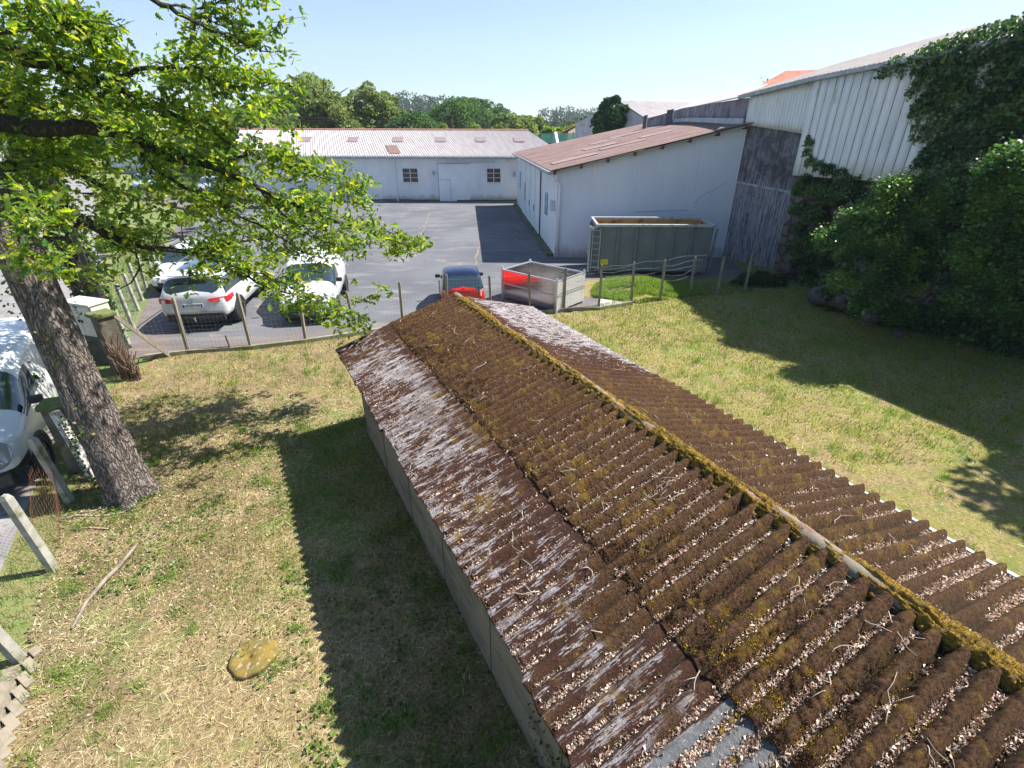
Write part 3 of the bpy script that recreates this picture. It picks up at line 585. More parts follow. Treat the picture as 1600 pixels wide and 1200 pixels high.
def mossmat():
    s=NT('mossy lichened corrugated sheet'); uv=s.co('UV'); mo=s.attr('moss','Fac'); cr=s.attr('crest','Fac'); ba=s.attr('bare','Fac')
    fine=s.noise(uv,85,4,.75); fz=s.noise(s.map(uv,(1,.55,1)),75,5,.9); med=s.noise(uv,9,5,.65); big=s.noise(uv,1.7,4,.6)
    streak=s.noise(s.map(uv,(46,7,1)),1.,5,.72,.3); streak2=s.noise(s.map(uv,(26,3.2,1),(4,2,0)),1.,5,.7)
    # bare sheet: grey with pale lichen
    sheetc=s.mix(s.ramp(streak2,.38,.6),(.22,.19,.195),(.42,.38,.39)); sheetc=s.mix(s.ramp(fine,.5,.66),sheetc,(.62,.58,.58)); sheetc=s.mix(s.ramp(s.noise(uv,42,4,.7),.54,.64),sheetc,(.07,.04,.035))
    crust=s.mix(s.ramp(med,.35,.65),(.038,.014,.013),(.075,.03,.018)); crust=s.mix(s.ramp(fine,.42,.7),crust,(.11,.06,.035))
    mossd=s.mix(s.ramp(fz,.38,.6),(.011,.006,.004),(.14,.07,.034)); mossd=s.mix(s.ramp(med,.45,.65,0,.5),mossd,(.085,.05,.014))
    yel=s.mix(s.ramp(fz,.3,.7),(.12,.065,.01),(.4,.26,.03))
    pa=s.attr('pale','Fac'); st1=s.noise(s.map(uv,(95,7,1)),1.,4,.75,.3); st2=s.noise(s.map(uv,(24,4,1),(7,3,0)),1.,4,.65,.2)
    q=s.math('ADD',s.math('MULTIPLY',st1,.55),s.math('MULTIPLY',st2,.45)); q=s.math('ADD',q,s.math('MULTIPLY',s.math('SUBTRACT',pa,.5),.42)); q=s.math('ADD',q,s.math('MULTIPLY',s.math('SUBTRACT',cr,.5),.07))
    a=s.mix(s.ramp(q,.49,.51),crust,sheetc)
    mm=s.ramp(s.math('ADD',mo,s.math('MULTIPLY',s.math('SUBTRACT',fine,.5),.5)),.58,.8); a=s.mix(mm,a,mossd)
    yy=s.math('ADD',s.math('MULTIPLY',med,.6),s.math('MULTIPLY',big,.5)); yl_=s.math('MULTIPLY',s.ramp(yy,.56,.7),s.ramp(mo,.25,.6)); a=s.mix(s.math('MULTIPLY',s.math('MULTIPLY',yl_,s.ramp(fine,.3,.6)),.75),a,yel)
    # trough moss and grit, its colour darkened to stand in for shade between waves
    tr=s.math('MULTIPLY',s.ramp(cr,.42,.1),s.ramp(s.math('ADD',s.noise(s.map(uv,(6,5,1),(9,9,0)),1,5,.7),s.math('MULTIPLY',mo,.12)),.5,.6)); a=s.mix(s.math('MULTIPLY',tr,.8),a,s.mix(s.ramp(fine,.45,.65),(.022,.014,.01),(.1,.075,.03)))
    bc=s.mix(s.ramp(s.noise(uv,30,5,.7),.4,.65),(.17,.175,.185),(.27,.275,.28)); bt=s.math('MULTIPLY',s.ramp(cr,.5,.25),s.ramp(s.noise(uv,7,4),.42,.5)); bc=s.mix(bt,bc,yel)
    a=s.mix(s.ramp(ba,.4,.6),a,bc)
    s.base(a); s.rough(.95); s.b.inputs['Specular IOR Level'].default_value=.25
    s.bump(s.math('ADD',fz,s.math('MULTIPLY',s.noise(uv,32,4,.7),.8)),1.,.03); return s.m
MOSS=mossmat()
def bare_sheet(U,V):
    # a newer bare grey stretch low on the near-left slope
    w=.06*(vn(U*12,V*9,3)-.5)
    return sst(7.5,7.56,U+w)*sst(8.6,8.54,U+w)*sst(1.26,1.32,V+w)
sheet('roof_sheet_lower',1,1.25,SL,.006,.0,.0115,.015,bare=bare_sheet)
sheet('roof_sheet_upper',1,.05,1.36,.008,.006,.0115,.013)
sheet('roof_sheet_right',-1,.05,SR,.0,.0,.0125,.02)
# ridge tiles: overlapping half-round clay tiles
rms=[mat('old clay ridge tile '+w,c1,.88,0,c2,7,.38,.6,.5,60,(1,1,1),(.19,.17,.12),4) for w,c1,c2 in (('red',(.22,.105,.07),(.3,.19,.15)),('grey',(.13,.11,.1),(.22,.18,.15)),('pink',(.3,.17,.13),(.2,.15,.12)),('brown',(.15,.08,.055),(.2,.17,.13)))]
rm=mat('old clay ridge tile',(.2,.1,.07),.85,0,(.3,.16,.12),9,.4,.62,.4,60,(1,1,1),(.23,.21,.19),5)
mossy=None
def mossclump():
    s=NT('yellow green moss'); c=s.co(); f=s.noise(c,60,4,.8); g=s.noise(c,9,3); a=s.mix(s.ramp(f,.36,.62),(.07,.04,.008),(.4,.24,.022)); a=s.mix(s.ramp(g,.48,.62,0,.8),a,(.11,.08,.018)); s.base(a); s.rough(.95); s.bump(s.noise(c,220,4,.8),.9,.015); return s.m
mossy=mossclump()
FUZZ=[]
tl=.40; n=int(UL/tl)+1
for i in range(n):
    uu=np.linspace(-.03,tl+.03,9)+i*tl; aa=np.linspace(-.22*np.pi,1.22*np.pi,15); rr=.074-.009*np.linspace(0,1,9)
    jx,jz=random.uniform(-.02,.02),random.uniform(-.012,.012)
    U,A=np.meshgrid(uu,aa,indexing='ij'); Rr=rr[:,None]*(1+.05*(vn(U*20,A*3,4)-.5))
    P=R0+AX*U[...,None]+(-PL)*((np.cos(A)*Rr+jx)[...,None])+np.array((0,0,1.))*((np.sin(A)*Rr-.005+jz)[...,None])
    o=meshnp('ridge_tile',P.reshape(-1,3),gridfaces(9,15),random.choice(rms),sh,world=True,smooth=True); s=o.modifiers.new('solid','SOLIDIFY'); s.thickness=.013; s.offset=-1
# dark bedding under the ridge
mb=MB(); mb.slab([tuple(R0+PL*.1+(0,0,-.03)),tuple(R0-PL*.1+(0,0,-.03)),tuple(R0-PL*.1+AX*UL+(0,0,-.03)),tuple(R0+PL*.1+AX*UL+(0,0,-.03))],(0,0,.04)); mb.build('ridge_bedding',mat('dark damp mortar',(.04,.035,.025),.95,0,(.09,.075,.05),20),sh,True)
# moss cushions on and beside the ridge
def cushions(name,C,rad,flat_=.6):
    V=[];Fc=[];ns,nr=12,7
    th=np.linspace(0,2*np.pi,ns,endpoint=False); ph=np.linspace(0,np.pi,nr)
    base=gridfaces(nr,ns+1)
    allV=[];allF=[];off=0
    for c,r in zip(C,rad):
        T,Pp=np.meshgrid(np.append(th,0),ph,indexing='ij'); T=T.T;Pp=Pp.T
        rx,ry=rng.uniform(.7,1.3,2)
        d=np.stack([np.sin(Pp)*np.cos(T)*rx,np.sin(Pp)*np.sin(T)*ry,np.cos(Pp)*flat_],-1)
        nz=1+.5*(vn(T*2+c[0]*50,Pp*4+c[1]*30,3)-.5); nz[:,-1]=nz[:,0]
        allV.append((np.array(c)+d*r*nz[...,None]).reshape(-1,3)); allF.append(gridfaces(nr,ns+1)+off); off+=nr*(ns+1)
    tag(meshnp(name,np.concatenate(allV),np.concatenate(allF),mossy,sh,world=True,smooth=True),kind='stuff')
    cc=np.repeat(np.array(C),60,0); rr=np.repeat(np.array(rad),60); d=rng.normal(size=(len(cc),3)); d[:,2]=np.abs(d[:,2]); d/=np.linalg.norm(d,axis=1)[:,None]
    FUZZ.append((cc+d*rr[:,None]*np.array((1,1,flat_))*1.0))
uu=np.arange(.15,UL,.012); aa=np.linspace(-.1*np.pi,1.12*np.pi,44); U,A=np.meshgrid(uu,aa,indexing='ij')
msk=sst(.36,.56,.62*fbm(U*1.5,A*.35,81,2)+.38*fbm(U*7,A*2.2,82,3)+.11*sst(.5*np.pi,.85*np.pi,A)-.1*sst(.45*np.pi,.1*np.pi,A)+.09*sst(1.2,3.5,U)-.01)
Rr=.064+msk*(.008+.05*fbm(U*26,A*6,83,3)+.018*(vn(U*75,A*14,86)-.3))
P=R0+AX*U[...,None]+(-PL)*(np.cos(A)*Rr)[...,None]+np.array((0,0,1.))*((np.sin(A)*Rr-.006)[...,None])
tag(meshnp('ridge_moss',P.reshape(-1,3),gridfaces(len(uu),len(aa)),mossy,sh,world=True,smooth=True),kind='stuff')
RF=P.reshape(-1,3)[(msk.ravel()>.5)]; RF=RF[rng.integers(0,len(RF),60000)]+rng.normal(0,.004,(60000,3)); FUZZ.append(RF)
C=[];rad=[]
for k in range(420):
    u=random.uniform(0.2,UL); dens=.25+.75*float(sst(.42,.62,vn(np.array([u*1.1]),np.array([0.]),9))[0])
    if random.random()>dens: continue
    side=random.choice((1,1,1,-1)) ; off=random.uniform(.03,.14)*side if random.random()<.75 else random.uniform(-.07,.07)
    r=random.uniform(.016,.042)*(1 if u>1.5 else .7)
    z=2.345+math.sqrt(max(0,.07**2-off**2))-.008 if abs(off)<.08 else 2.34
    C.append(R0*np.array((1,1,0))+AX*u+PL*off+np.array((0,0,z))); rad.append(r)
cushions('moss_cushion',C,rad)
C=[];rad=[]
for k in range(int(UL/PIT)):
    for q in range(2):
        if random.random()<.6:
            u=k*PIT+random.uniform(-.03,.03); v=random.uniform(.09,.2); C.append(R0+AX*u+dL*v+nL*(.035)); rad.append(random.uniform(.015,.032))
for k in range(60):
    k2=random.randrange(int(UL/PIT)); u=k2*PIT+random.choice((0,PIT/2))+random.uniform(-.03,.03); v=random.uniform(.3,1.7); C.append(R0+AX*u+dL*v+nL*(.04 if abs(((u/PIT)%1)-.5)>.3 else -.01)); rad.append(random.uniform(.012,.028))
for k in range(24):
    u=7.55+PIT*random.choice((.5,1.5,2.5,3.5,4.5))+random.uniform(-.03,.03)+.02; v=random.uniform(1.3,2.3); C.append(R0+AX*(round((u/PIT)-.5)*PIT+PIT/2)+dL*v+nL*(-.015)); rad.append(random.uniform(.018,.038))
cushions('moss_cushion',C,rad,.5)
# galvanised fixings with white washers
gm=mat('pale washer',(.6,.62,.66),.5)
for v in (1.24,1.75,.35):
    for k in range(3,int(UL/PIT),4 if v>1 else 6):
        if random.random()<.3: continue
        u=k*PIT; c=R0+AX*u+dL*v+nL*(.068 if v<1.3 else .042); d=MB(); d.box(tuple(c),(.026,.026,.004),random.random(),R(8),R(-10)); d.disc(tuple(c),.006,nL,.016,8); d.build('roof_fixing',gm,sh,True)
# right-hand gutter edge
mb=MB(); ga=R0+dR*(SR+.015)+np.array((0,0,-.015)); mb.bar(tuple(ga-AX*.02),tuple(ga+AX*UL),.035,.05); mb.build('gutter',mat('bare metal edge strip',(.5,.53,.56),.45,.4,(.35,.37,.4),6),sh,True)
# walls
wm=mat('grey green shed wall',(.24,.19,.125),.9,0,(.16,.125,.085),1.4,.4,.65,.25,30,(1,1,2.5),(.27,.22,.155),5)
def wallpanel(a,b,z1a,z1b,th,name='wall'):
    mb=MB(); mb.slab([(a[0],a[1],-.1),(b[0],b[1],-.1),(b[0],b[1],z1b),(a[0],a[1],z1a)],tuple(th)); return mb.build(name,wm,sh,True)
e=.27; zl=2.345-DL+e*DL/HL-.04
wa=R0[:2]+PL[:2]*(HL-e)+AX[:2]*.22; wb=R0[:2]+PL[:2]*(HL-e)+AX[:2]*(UL-.2)
wr=R0[:2]-PL[:2]*(HR-.15)+AX[:2]*.22; wrb=R0[:2]-PL[:2]*(HR-.15)+AX[:2]*(UL-.2)
zr=2.345-DR+.15*DR/HR-.04
wallpanel(wa,wb,zl,zl,(-PL[0]*.12,-PL[1]*.12,0)); wallpanel(wr,wrb,zr,zr,(PL[0]*.12,PL[1]*.12,0))
rg=R0[:2]+AX[:2]*.22
for uu in (.22,UL-.2):
    c0=R0[:2]+AX[:2]*uu; A_=c0+PL[:2]*(HL-e);B_=c0-PL[:2]*(HR-.15)
    mb=MB(); mb.slab([(A_[0],A_[1],-.1),(B_[0],B_[1],-.1),(B_[0],B_[1],zr),(c0[0],c0[1],2.27),(A_[0],A_[1],zl)],(AX[0]*.1,AX[1]*.1,0)); mb.build('gable_wall',wm,sh,True)
mb=MB()
for k in range(1,9):
    p=wa+AX[:2]*(k*1.3+.1)+PL[:2]*.003; mb.bar((p[0],p[1],0),(p[0],p[1],zl),.008,.014)
mb.build('panel_joint',mat('dark joint',(.12,.1,.07),.9),sh,True)
mb=MB()
for k in (4.6,4.95,5.9,6.15): 
    p=wa+AX[:2]*k+PL[:2]*.005; mb.bar((p[0],p[1],1.25),(p[0],p[1],1.42),.014,.02,(AX[0],AX[1],0))
mb.build('vent_slot',dark_gap,sh,True)
P=[]
for k in range(900):
    u=random.gauss(7.0,.35); z=random.uniform(.1,1.5)**1.0; q=wa+AX[:2]*u+PL[:2]*random.uniform(.005,.04); P.append((q[0],q[1],z))
GREENLEAF=leafmat('ivy and weed leaf',.3,.4)
leafobj('creeping_ivy',np.array(P),rng.uniform(.02,.05,900),GREENLEAF,[(.03,.08,.02),(.05,.12,.02)],sh,IVY,IVYF,0)
# ------------------------------------------------------------------ dead leaves lying in the troughs (uncountable)
LITTER=leafmat('dry leaf',.15,.8,tt=(1,.9,.7))
def troughpts(side,N,f):
    d,n_,S=(dL,nL,SL) if side>0 else (dR,nR,SR); out=[]
    u=rng.uniform(0,UL,N*3); v=rng.uniform(.12,S-.02,N*3); k=np.floor(u/PIT); uc=(k+.5)*PIT
    pr=f(uc,v)*sst(.3,.6,fbm(uc*7.1,v*2.2,61,3)); keep=rng.random(N*3)<pr
    uc=uc[keep];v=v[keep]; du=rng.normal(0,.02,len(uc)); lift=np.where((v<1.36)&(side>0),.02,.0)
    h=corr(uc+du,PIT,.03)+lift+.012+np.abs(rng.normal(0,.008,len(uc)))
    return R0+AX*(uc+du)[:,None]+d*v[:,None]+n_*h[:,None]
fL=lambda u,v: np.clip(.95+1.2*sst(1.5,4.,u)*sst(1.45,1.3,v)+.2*sst(1.3,1.6,v),0,2)
fR=lambda u,v: np.clip(.45+.6*sst(3.5,6.5,u),0,1)
P=np.concatenate([troughpts(1,120000,fL),troughpts(-1,50000,fR)])
o=leafobj('leaf_litter',P,np.where(rng.random(len(P))<.15,rng.uniform(.025,.045,len(P)),rng.uniform(.008,.024,len(P))),LITTER,[(.55,.42,.34),(.66,.54,.46),(.45,.31,.24),(.26,.16,.11),(.72,.62,.54),(.36,.24,.17)],None,[(-.5,0,0),(-.1,.22,.22),(.6,.05,.0),(.05,-.2,.2)],RHF,.3,jit=.2); tag(o,kind='stuff')
# ragged moss fuzz along the crests: short fine tufts that break the outline
N=300000; u=10.2*rng.random(N)**.75; k=np.round(u/PIT); u=k*PIT+rng.normal(0,.026,N); v=rng.uniform(.08,1.35,N)
hh=corr(u,PIT,.03)+.04+.01*v
P=R0+AX*u[:,None]+dL*v[:,None]+nL*hh[:,None]
fz=vn(u*6,v*5,71)
fz=fz+.25*(vn(u*.9,v*.9,73)-.5)+.12*sst(.3,.1,v)
cols=np.where((fz>.66)[:,None],np.array((.3,.19,.025)),np.array((.075,.038,.018)))*rng.uniform(.25,2.0,(N,1))
MF=mat('x',(1,1,1)) if False else leafmat('moss fibre',.1,.95,tt=(1,1,1))
tag(leafobj('moss_fuzz',P,rng.uniform(.008,.022,N),MF,None,sh,[(-.25,0,-.6),(.25,0,-.6),(0,.2,.7)],[(0,1,2)],1.2,colv=cols),kind='stuff')
P=np.concatenate(FUZZ); tag(leafobj('moss_fuzz',P,rng.uniform(.006,.015,len(P)),MF,None,sh,[(-.25,0,-.6),(.25,0,-.6),(0,.2,.7)],[(0,1,2)],1.0,colv=np.clip(np.array((.34,.21,.022))*rng.uniform(.35,1.6,(len(P),1))*np.where(rng.random((len(P),1))<.3,np.array((.6,.8,.8)),1.),.004,1)),kind='stuff')
# ------------------------------------------------------------------ twigs on the roof: each one a thing
twm=mat('bleached twig bark',(.42,.35,.28),.9,0,(.26,.21,.17),30)
def twig(side,u,v,L_,ang,r):
    d,n_=(dL,nL) if side>0 else (dR,nR); base=.066 if side>0 and v<1.36 else .038
    p0=R0+AX*u+d*v+n_*(base+.005); path=[p0];a=ang
    for i in range(5):
        a+=random.gauss(0,.35); step=L_/5; q=path[-1]+(AX*math.cos(a)+d*math.sin(a))*step+n_*random.uniform(-.004,.012); path.append(q)
    mb=MB(); loc=Vector(p0); mb.tube([Vector(q)-loc for q in path],[r*(1-.13*i) for i in range(6)],6)
    if L_>.18:
        i=random.randint(1,3);b=Vector(path[i])-loc; a2=a+random.choice((-1,1))*random.uniform(.5,1.1); e_=Vector((AX*math.cos(a2)+d*math.sin(a2))*L_*.4+n_*.02); mb.tube([b,b+e_*.5+Vector(n_)*.008,b+e_],[r*.6,r*.45,r*.25],5)
    t=mb.build('twig',twm,smooth=True); t.location=loc
    sz='long forked' if L_>.27 else ('medium' if L_>.18 else 'short'); zone='near the ridge' if v<.65 else ('across the middle' if v<1.35 else 'near the eave')
    end='at the far end' if u<2.6 else ('halfway along' if u<5.2 else 'at the near end'); sl='left' if side>0 else 'right'
    lab='%s twig %s %s, %s roof slope'%(sz,zone,end,sl)
    tag(t,lab,'twig','bleached fallen twigs on the shed roof, '+' '.join((sz,zone,end,sl)))
for k in range(90):
    u=random.uniform(.4,9.5); v=random.uniform(.15,2.3); twig(1,u,v,random.uniform(.1,.34),random.uniform(0,6.28),random.uniform(.0025,.006))
for k in range(34):
    u=random.uniform(1.5,9.5); v=random.uniform(.15,1.7); twig(-1,u,v,random.uniform(.1,.36),random.uniform(0,6.28),random.uniform(.0025,.005))
# ================================================================== FENCES
postm=mat('grey brown fence post',(.2,.17,.13),.9,0,(.3,.27,.22),5,.4,.65,.4,40,(6,6,.6),(.16,.16,.08),9)
concpost=mat('weathered concrete post',(.27,.26,.22),.9,0,(.36,.34,.3),6,.4,.65,.4,50,(1,1,1),(.13,.14,.07),5)
wire=mat('thin galvanised wire',(.22,.26,.27),.5,.4)
rust=mat('rusty wire',(.14,.06,.035),.9,.2)
def post(p,h,lean,m,parent,w=.065,t=None,z0=-.15,taper=True):
    q=Vector((p[0]+lean[0],p[1]+lean[1],h)); a=Vector((p[0],p[1],z0)); mb=MB(); d=q-a
    mb.tube([a,a.lerp(q,.96),q],[w*.72,w*.68,w*.4],4) 
    return mb.build('post',m,parent,True)
def net(P,h,parent,m,rows=11,step=.11,r=.0016,z0=.06,name='wire_netting',wob=.02):
    mb=MB(); pts=[Vector((p[0],p[1],0)) for p in P]
    for i in range(rows):
        z=z0+(h-z0)*i/(rows-1); path=[]
        for a,b in zip(pts[:-1],pts[1:]):
            for t in (0,.25,.5,.75): q=a.lerp(b,t); path.append((q.x,q.y,z-.03*math.sin(math.pi*t)*(1 if i>rows//2 else .3)+random.uniform(-wob,wob)*.4))
        q=pts[-1]; path.append((q.x,q.y,z)); mb.tube(path,r*(1.5 if i in (0,rows-1) else 1),3,False)
    for a,b in zip(pts[:-1],pts[1:]):
        n_=max(1,int((b-a).length/step))
        for k in range(n_):
            q=a.lerp(b,k/n_); x=random.uniform(-.004,.004); mb.tube([(q.x,q.y,z0),(q.x+x,q.y,(z0+h)/2),(q.x,q.y,h-.02)],r,3,False)
    return mb.build(name,m,parent,True)
mf=thing('wire_fence','wire mesh fence on slim posts between the lawn and the parking yard','fence',(-4,13,0))
MP=[(295,552,270,465),(393,545,370,457),(478,535,463,440),(558,523,538,455),(630,512,624,440),(700,503,697,428),(768,497,764,430),(829,492,826,423),(881,486,884,418),(935,484,941,414),(986,475,991,409),(1031,470,1040,405),(1078,459,1087,401),(1120,460,1132,400),(1163,455,1177,393)]
pp=[]
for (bx,by,tx,ty) in MP:
    p=gnd(bx,by); 
    # height from the top pixel, keeping the post's own distance
    h=1.42; q=aty(tx,ty,p[1]); lean=((q.x-p[0])*.9,0); lean=(max(-.12,min(.12,lean[0])),0); h=max(1.2,min(1.55,q.z))
    post(p,h,lean,postm,mf,.07); pp.append(p)
s0=gnd(272,556); pp0=[(-9.25,11.5)]+[(p[0],p[1]) for p in pp]
net(pp0[:12],1.3,mf,wire,12,.1)
mb=MB()
for a,b in zip(pp0[:12],pp0[1:12]): mb.bar((a[0],a[1]-.06,.05),(b[0],b[1]-.06,.05),.1,.14)
mb.build('kerb',mat('mossy concrete kerb',(.16,.16,.1),.95,0,(.25,.24,.19),4,.4,.65,.4,40,(1,1,1),(.2,.16,.04),7),mf,True)
# sagging loose strands on the right part
mb=MB()
for i in range(5):
    path=[]
    for k,(a,b) in enumerate(zip(pp0[9:14],pp0[10:15])):
        for t in (0,.33,.66): path.append((a[0]+(b[0]-a[0])*t,a[1]+(b[1]-a[1])*t,1.35-.16*i-.08*math.sin(t*3.1)*i*.4+random.uniform(-.04,.04)))
    mb.tube(path,.003,3,False)
mb.build('loose_wire',wire,mf,True)
post(gnd(362,549),.45,(-.05,0),rust,mf,.03)
# side fence going away along the grass verge
lf=thing('wire_fence','row of leaning grey posts along the grass verge left of the yard','fence',(-11,14,0))
LP=[(201,537,171,467),(210,515,181,444),(217,485,193,428),(223,469,199,407),(229,453,216,400),(243,451,231,400),(247,436,238,392),(252,424,245,382)]
lp=[]
for (bx,by,tx,ty) in LP:
    p=gnd(bx,by); q=aty(tx,ty,p[1]); h=max(1.1,min(1.35,q.z)); post(p,h,(max(-.1,min(.1,q.x-p[0])),0),concpost,lf,.085); lp.append(p)
net([(-9.6,11.2)]+lp,1.1,lf,wire,8,.16)
# near left concrete posts with rusty netting
nf=thing('wire_fence','two broken concrete posts with rusty netting at the left edge of the lawn','fence',(-6.3,5,0))
for (bx,by,x,y) in ((112,786,-6.85,5.93),(85,890,-6.1,4.68),(33,1030,-5.42,3.36)):
    p=gnd(bx,by); post(p,1.28,(x-p[0],y-p[1]),concpost,nf,.095)
mb=MB(); a=Vector((-6.83,5.95,0));b=Vector((-6.1,4.7,0))
for i in range(13):
    for k in range(22):
        q=a.lerp(b,k/22); s=.055; z=.06+i*.075
        if z>1.0-.7*abs(k/22-.35)+.1*random.random(): continue
        off=.028 if i%2 else 0; q2=a.lerp(b,(k+.5)/22); q3=a.lerp(b,(k+1)/22)
        q=q+(b-a)*off; q2=q2+(b-a)*off; q3=q3+(b-a)*off; bul=.05*math.sin(z*6+k*.3)
        mb.tube([(q.x-bul,q.y,z),(q2.x-bul,q2.y,z+.035),(q3.x-bul,q3.y,z)],.0022,3,False)
        mb.tube([(q2.x-bul,q2.y,z+.035),(q2.x-bul,q2.y,z+.075)],.0022,3,False)
mb.build('rusty_netting',rust,nf,True)
# broken gate: pillars, diagonal brace, cabinet
g1=thing('gate_pillar','dark stone pillar with a mossy cap between the trunk and the side fence','pillar',(-9.25,10.75,0))
stn=mat('dark mossy stone',(.07,.065,.045),.95,0,(.12,.11,.08),5,.4,.65,.5,30); mosscap=mat('mossy cap stone',(.09,.13,.03),.95,0,(.16,.15,.06),12,.4,.65,.8,60)
p1=gnd(190,565); 
mb=MB(); mb.box((-9.35,10.75,.7),(.36,.34,1.4),R(-30)); bevel(mb.build('shaft',stn,g1,True),.02)
mb=MB(); mb.box((-9.35,10.75,1.44),(.48,.46,.1),R(-30)); bevel(mb.build('cap',mosscap,g1,True),.03)
g2=thing('gate_pillar','brown stone pillar with mossy cap beside the parked white van','pillar',(-7.45,6.85,0))
mb=MB(); mb.box((-7.3,6.95,.62),(.42,.28,1.24),R(20)); bevel(mb.build('shaft',mat('brown plastered pillar',(.16,.135,.1),.95,0,(.1,.085,.065),4,.4,.6,.4,30),g2,True),.015)
mb=MB(); mb.box((-7.3,6.95,1.27),(.5,.36,.1),R(20)); bevel(mb.build('cap',mosscap,g2,True),.035)
wp=thing('gate_post','flaking white painted post leaning between the pillar and oak trunk','post',(-7.0,6.7,0))
mb=MB(); a=gnd(150,752);mb.bar((a[0],a[1],-.05),(-7.18,6.72,1.25),.09,.12,(0,1,0)); mb.build('post',mat('flaking white paint',(.55,.53,.5),.8,0,(.3,.27,.23),12,.5,.6),wp,True)
for ch in wp.children: ch.name='shaft'
br=thing('brace','grey timber brace leaning diagonally from the dark pillar to the ground','brace',(-8.9,11.2,0))
a=gnd(266,557);b=aty(180,494,10.9); mb=MB(); mb.bar((a[0],a[1],.02),b,.085,.085); mb.build('beam',postm,br,True)
mb=MB(); mb.disc(tuple(b.lerp(Vector(a),.04)),.012,(0,1,0),.14,8); mb.build('bolt',rust,br,True)
pal=thing('palisade','patch of rotting brown reed screen leaning against the dark pillar','screen',(-9,10.3,0))
mb=MB()
for i in range(70):
    t=i/69; x=-9.2+.6*t+random.uniform(-.05,.05); y=10.45-.15*t+random.uniform(-.12,.08); h=(1.05-.5*t)*random.uniform(.45,1.1); mb.tube([(x,y,0),(x+random.uniform(-.05,.05),y,h*.5),(x+random.uniform(-.16,.16),y+random.uniform(-.1,.1),h)],random.uniform(.006,.014),4)
mb.build('reeds',mat('rotten reed',(.12,.07,.05),.95,0,(.2,.13,.09),20),pal,True)
cb=thing('meter_cabinet','cream two-door metal cabinet behind the oak trunk','cabinet',(-10.1,11.3,0),R(-18))
cm=mat('cream painted metal',(.62,.6,.5),.5,0,(.55,.52,.42),3)
bb=MB(); bb.box((0,0,1.16),(.92,.42,.78)); bevel(bb.build('case',cm,cb),.01)
for s_ in (-1,1):
    d=MB(); d.box((s_*.215,-.222,1.15),(.41,.02,.72)); dd=bevel(d.build('door',cm,cb),.006); d=MB(); d.box((s_*.05,-.24,1.15),(.05,.02,.06)); d.build('lock',dark_gap,dd)
d=MB(); d.box((0,.02,.38),(.6,.3,.8)); d.build('plinth',stn,cb)
d=MB(); d.box((0,-.01,1.57),(.98,.48,.04)); d.build('lid',cm,cb)
# ------------------------------------------------------------------ things on the lawn
rs=thing('stone_disc','round mossy yellow stone disc lying flat in the grass','stone',(-2.83,3.45,0))
n=28; th=np.linspace(0,2*np.pi,n,endpoint=False); prof=[(0.,.03),(.12,.034),(.2,.03),(.245,.027),(.262,.012),(.262,-.01),(.25,-.05)]
V=[];
for r_,z_ in prof:
    for t in th: rr=r_*(1+.05*math.sin(3*t)+.03*math.sin(7*t+1)); V.append((rr*math.cos(t),rr*.85*math.sin(t)+.0,z_+.02*vn(np.array([rr*9*math.cos(t)+5]),np.array([rr*9*math.sin(t)+5]),3)[0]+.05+.03*math.cos(t)))
Fq=[]
for i in range(len(prof)-1):
    for k in range(n): Fq.append((i*n+k,i*n+(k+1)%n,(i+1)*n+(k+1)%n,(i+1)*n+k))
o=meshnp('slab',V,Fq,mat('ochre moss on stone',(.24,.16,.03),.95,0,(.15,.12,.035),9,.4,.62,.8,90,(1,1,1),(.42,.32,.2),16),rs,smooth=True)
lg=MB(); path=[Vector(gnd(112,982,.04)),Vector(gnd(135,940,.05)),Vector(gnd(165,905,.06)),Vector(gnd(190,880,.06)),Vector(gnd(214,850,.05))]; l0=path[0].copy()
lg.tube([p-l0 for p in path],[.012,.022,.027,.026,.018],9); o=lg.build('fallen_branch',mat('bare grey dead wood',(.27,.22,.18),.9,0,(.15,.12,.095),7,.4,.65,.5,60,(1,1,1)),smooth=True); o.location=l0; tag(o,'thick barkless grey branch lying on the lawn near the left fence','branch')
for nm,pl,r,lab in (('stick',[(95,812),(120,805),(160,806),(195,800)],.014,'long pale stick lying across the ground in front of the oak trunk'),('stick',[(125,802),(150,797),(172,789),(200,792)],.011,'shorter brown stick nearest the base of the oak trunk'),('stick',[(110,828),(140,824),(170,826)],.009,'thin stick lying lowest of the three near the oak')):
    P_=[Vector(gnd(x,y,.03+.02*random.random())) for x,y in pl]; l0=P_[0].copy(); mb=MB(); mb.tube([p-l0 for p in P_],[r,r,r*.8,r*.5][:len(P_)],6); o=mb.build(nm,twm,smooth=True); o.location=l0; tag(o,lab,'stick')
cs=thing('concrete_strip','fallen stepped strip of pale concrete blocks at the lower left corner','concrete strip',(-5,2.9,0))
cm2=mat('pale sandy concrete',(.2,.165,.12),.95,0,(.27,.23,.17),8,.4,.6,.5,60)
for i in range(9):
    t=i/8; x=62+(2-62)*t; y=1022+(1200-1022)*t; g=gnd(x-8,y); mb=MB(); mb.box((g[0]+.03,g[1],.035),(.2 if i else .12,.085,.07),R(-28),0,R(8)); bevel(mb.build('block',cm2,cs,True),.006)
mb=MB(); a=gnd(38,1045);b=gnd(-18,1200); mb.bar((a[0]-.1,a[1],.02),(b[0]-.1,b[1],.02),.16,.05); mb.build('slab',cm2,cs,True)
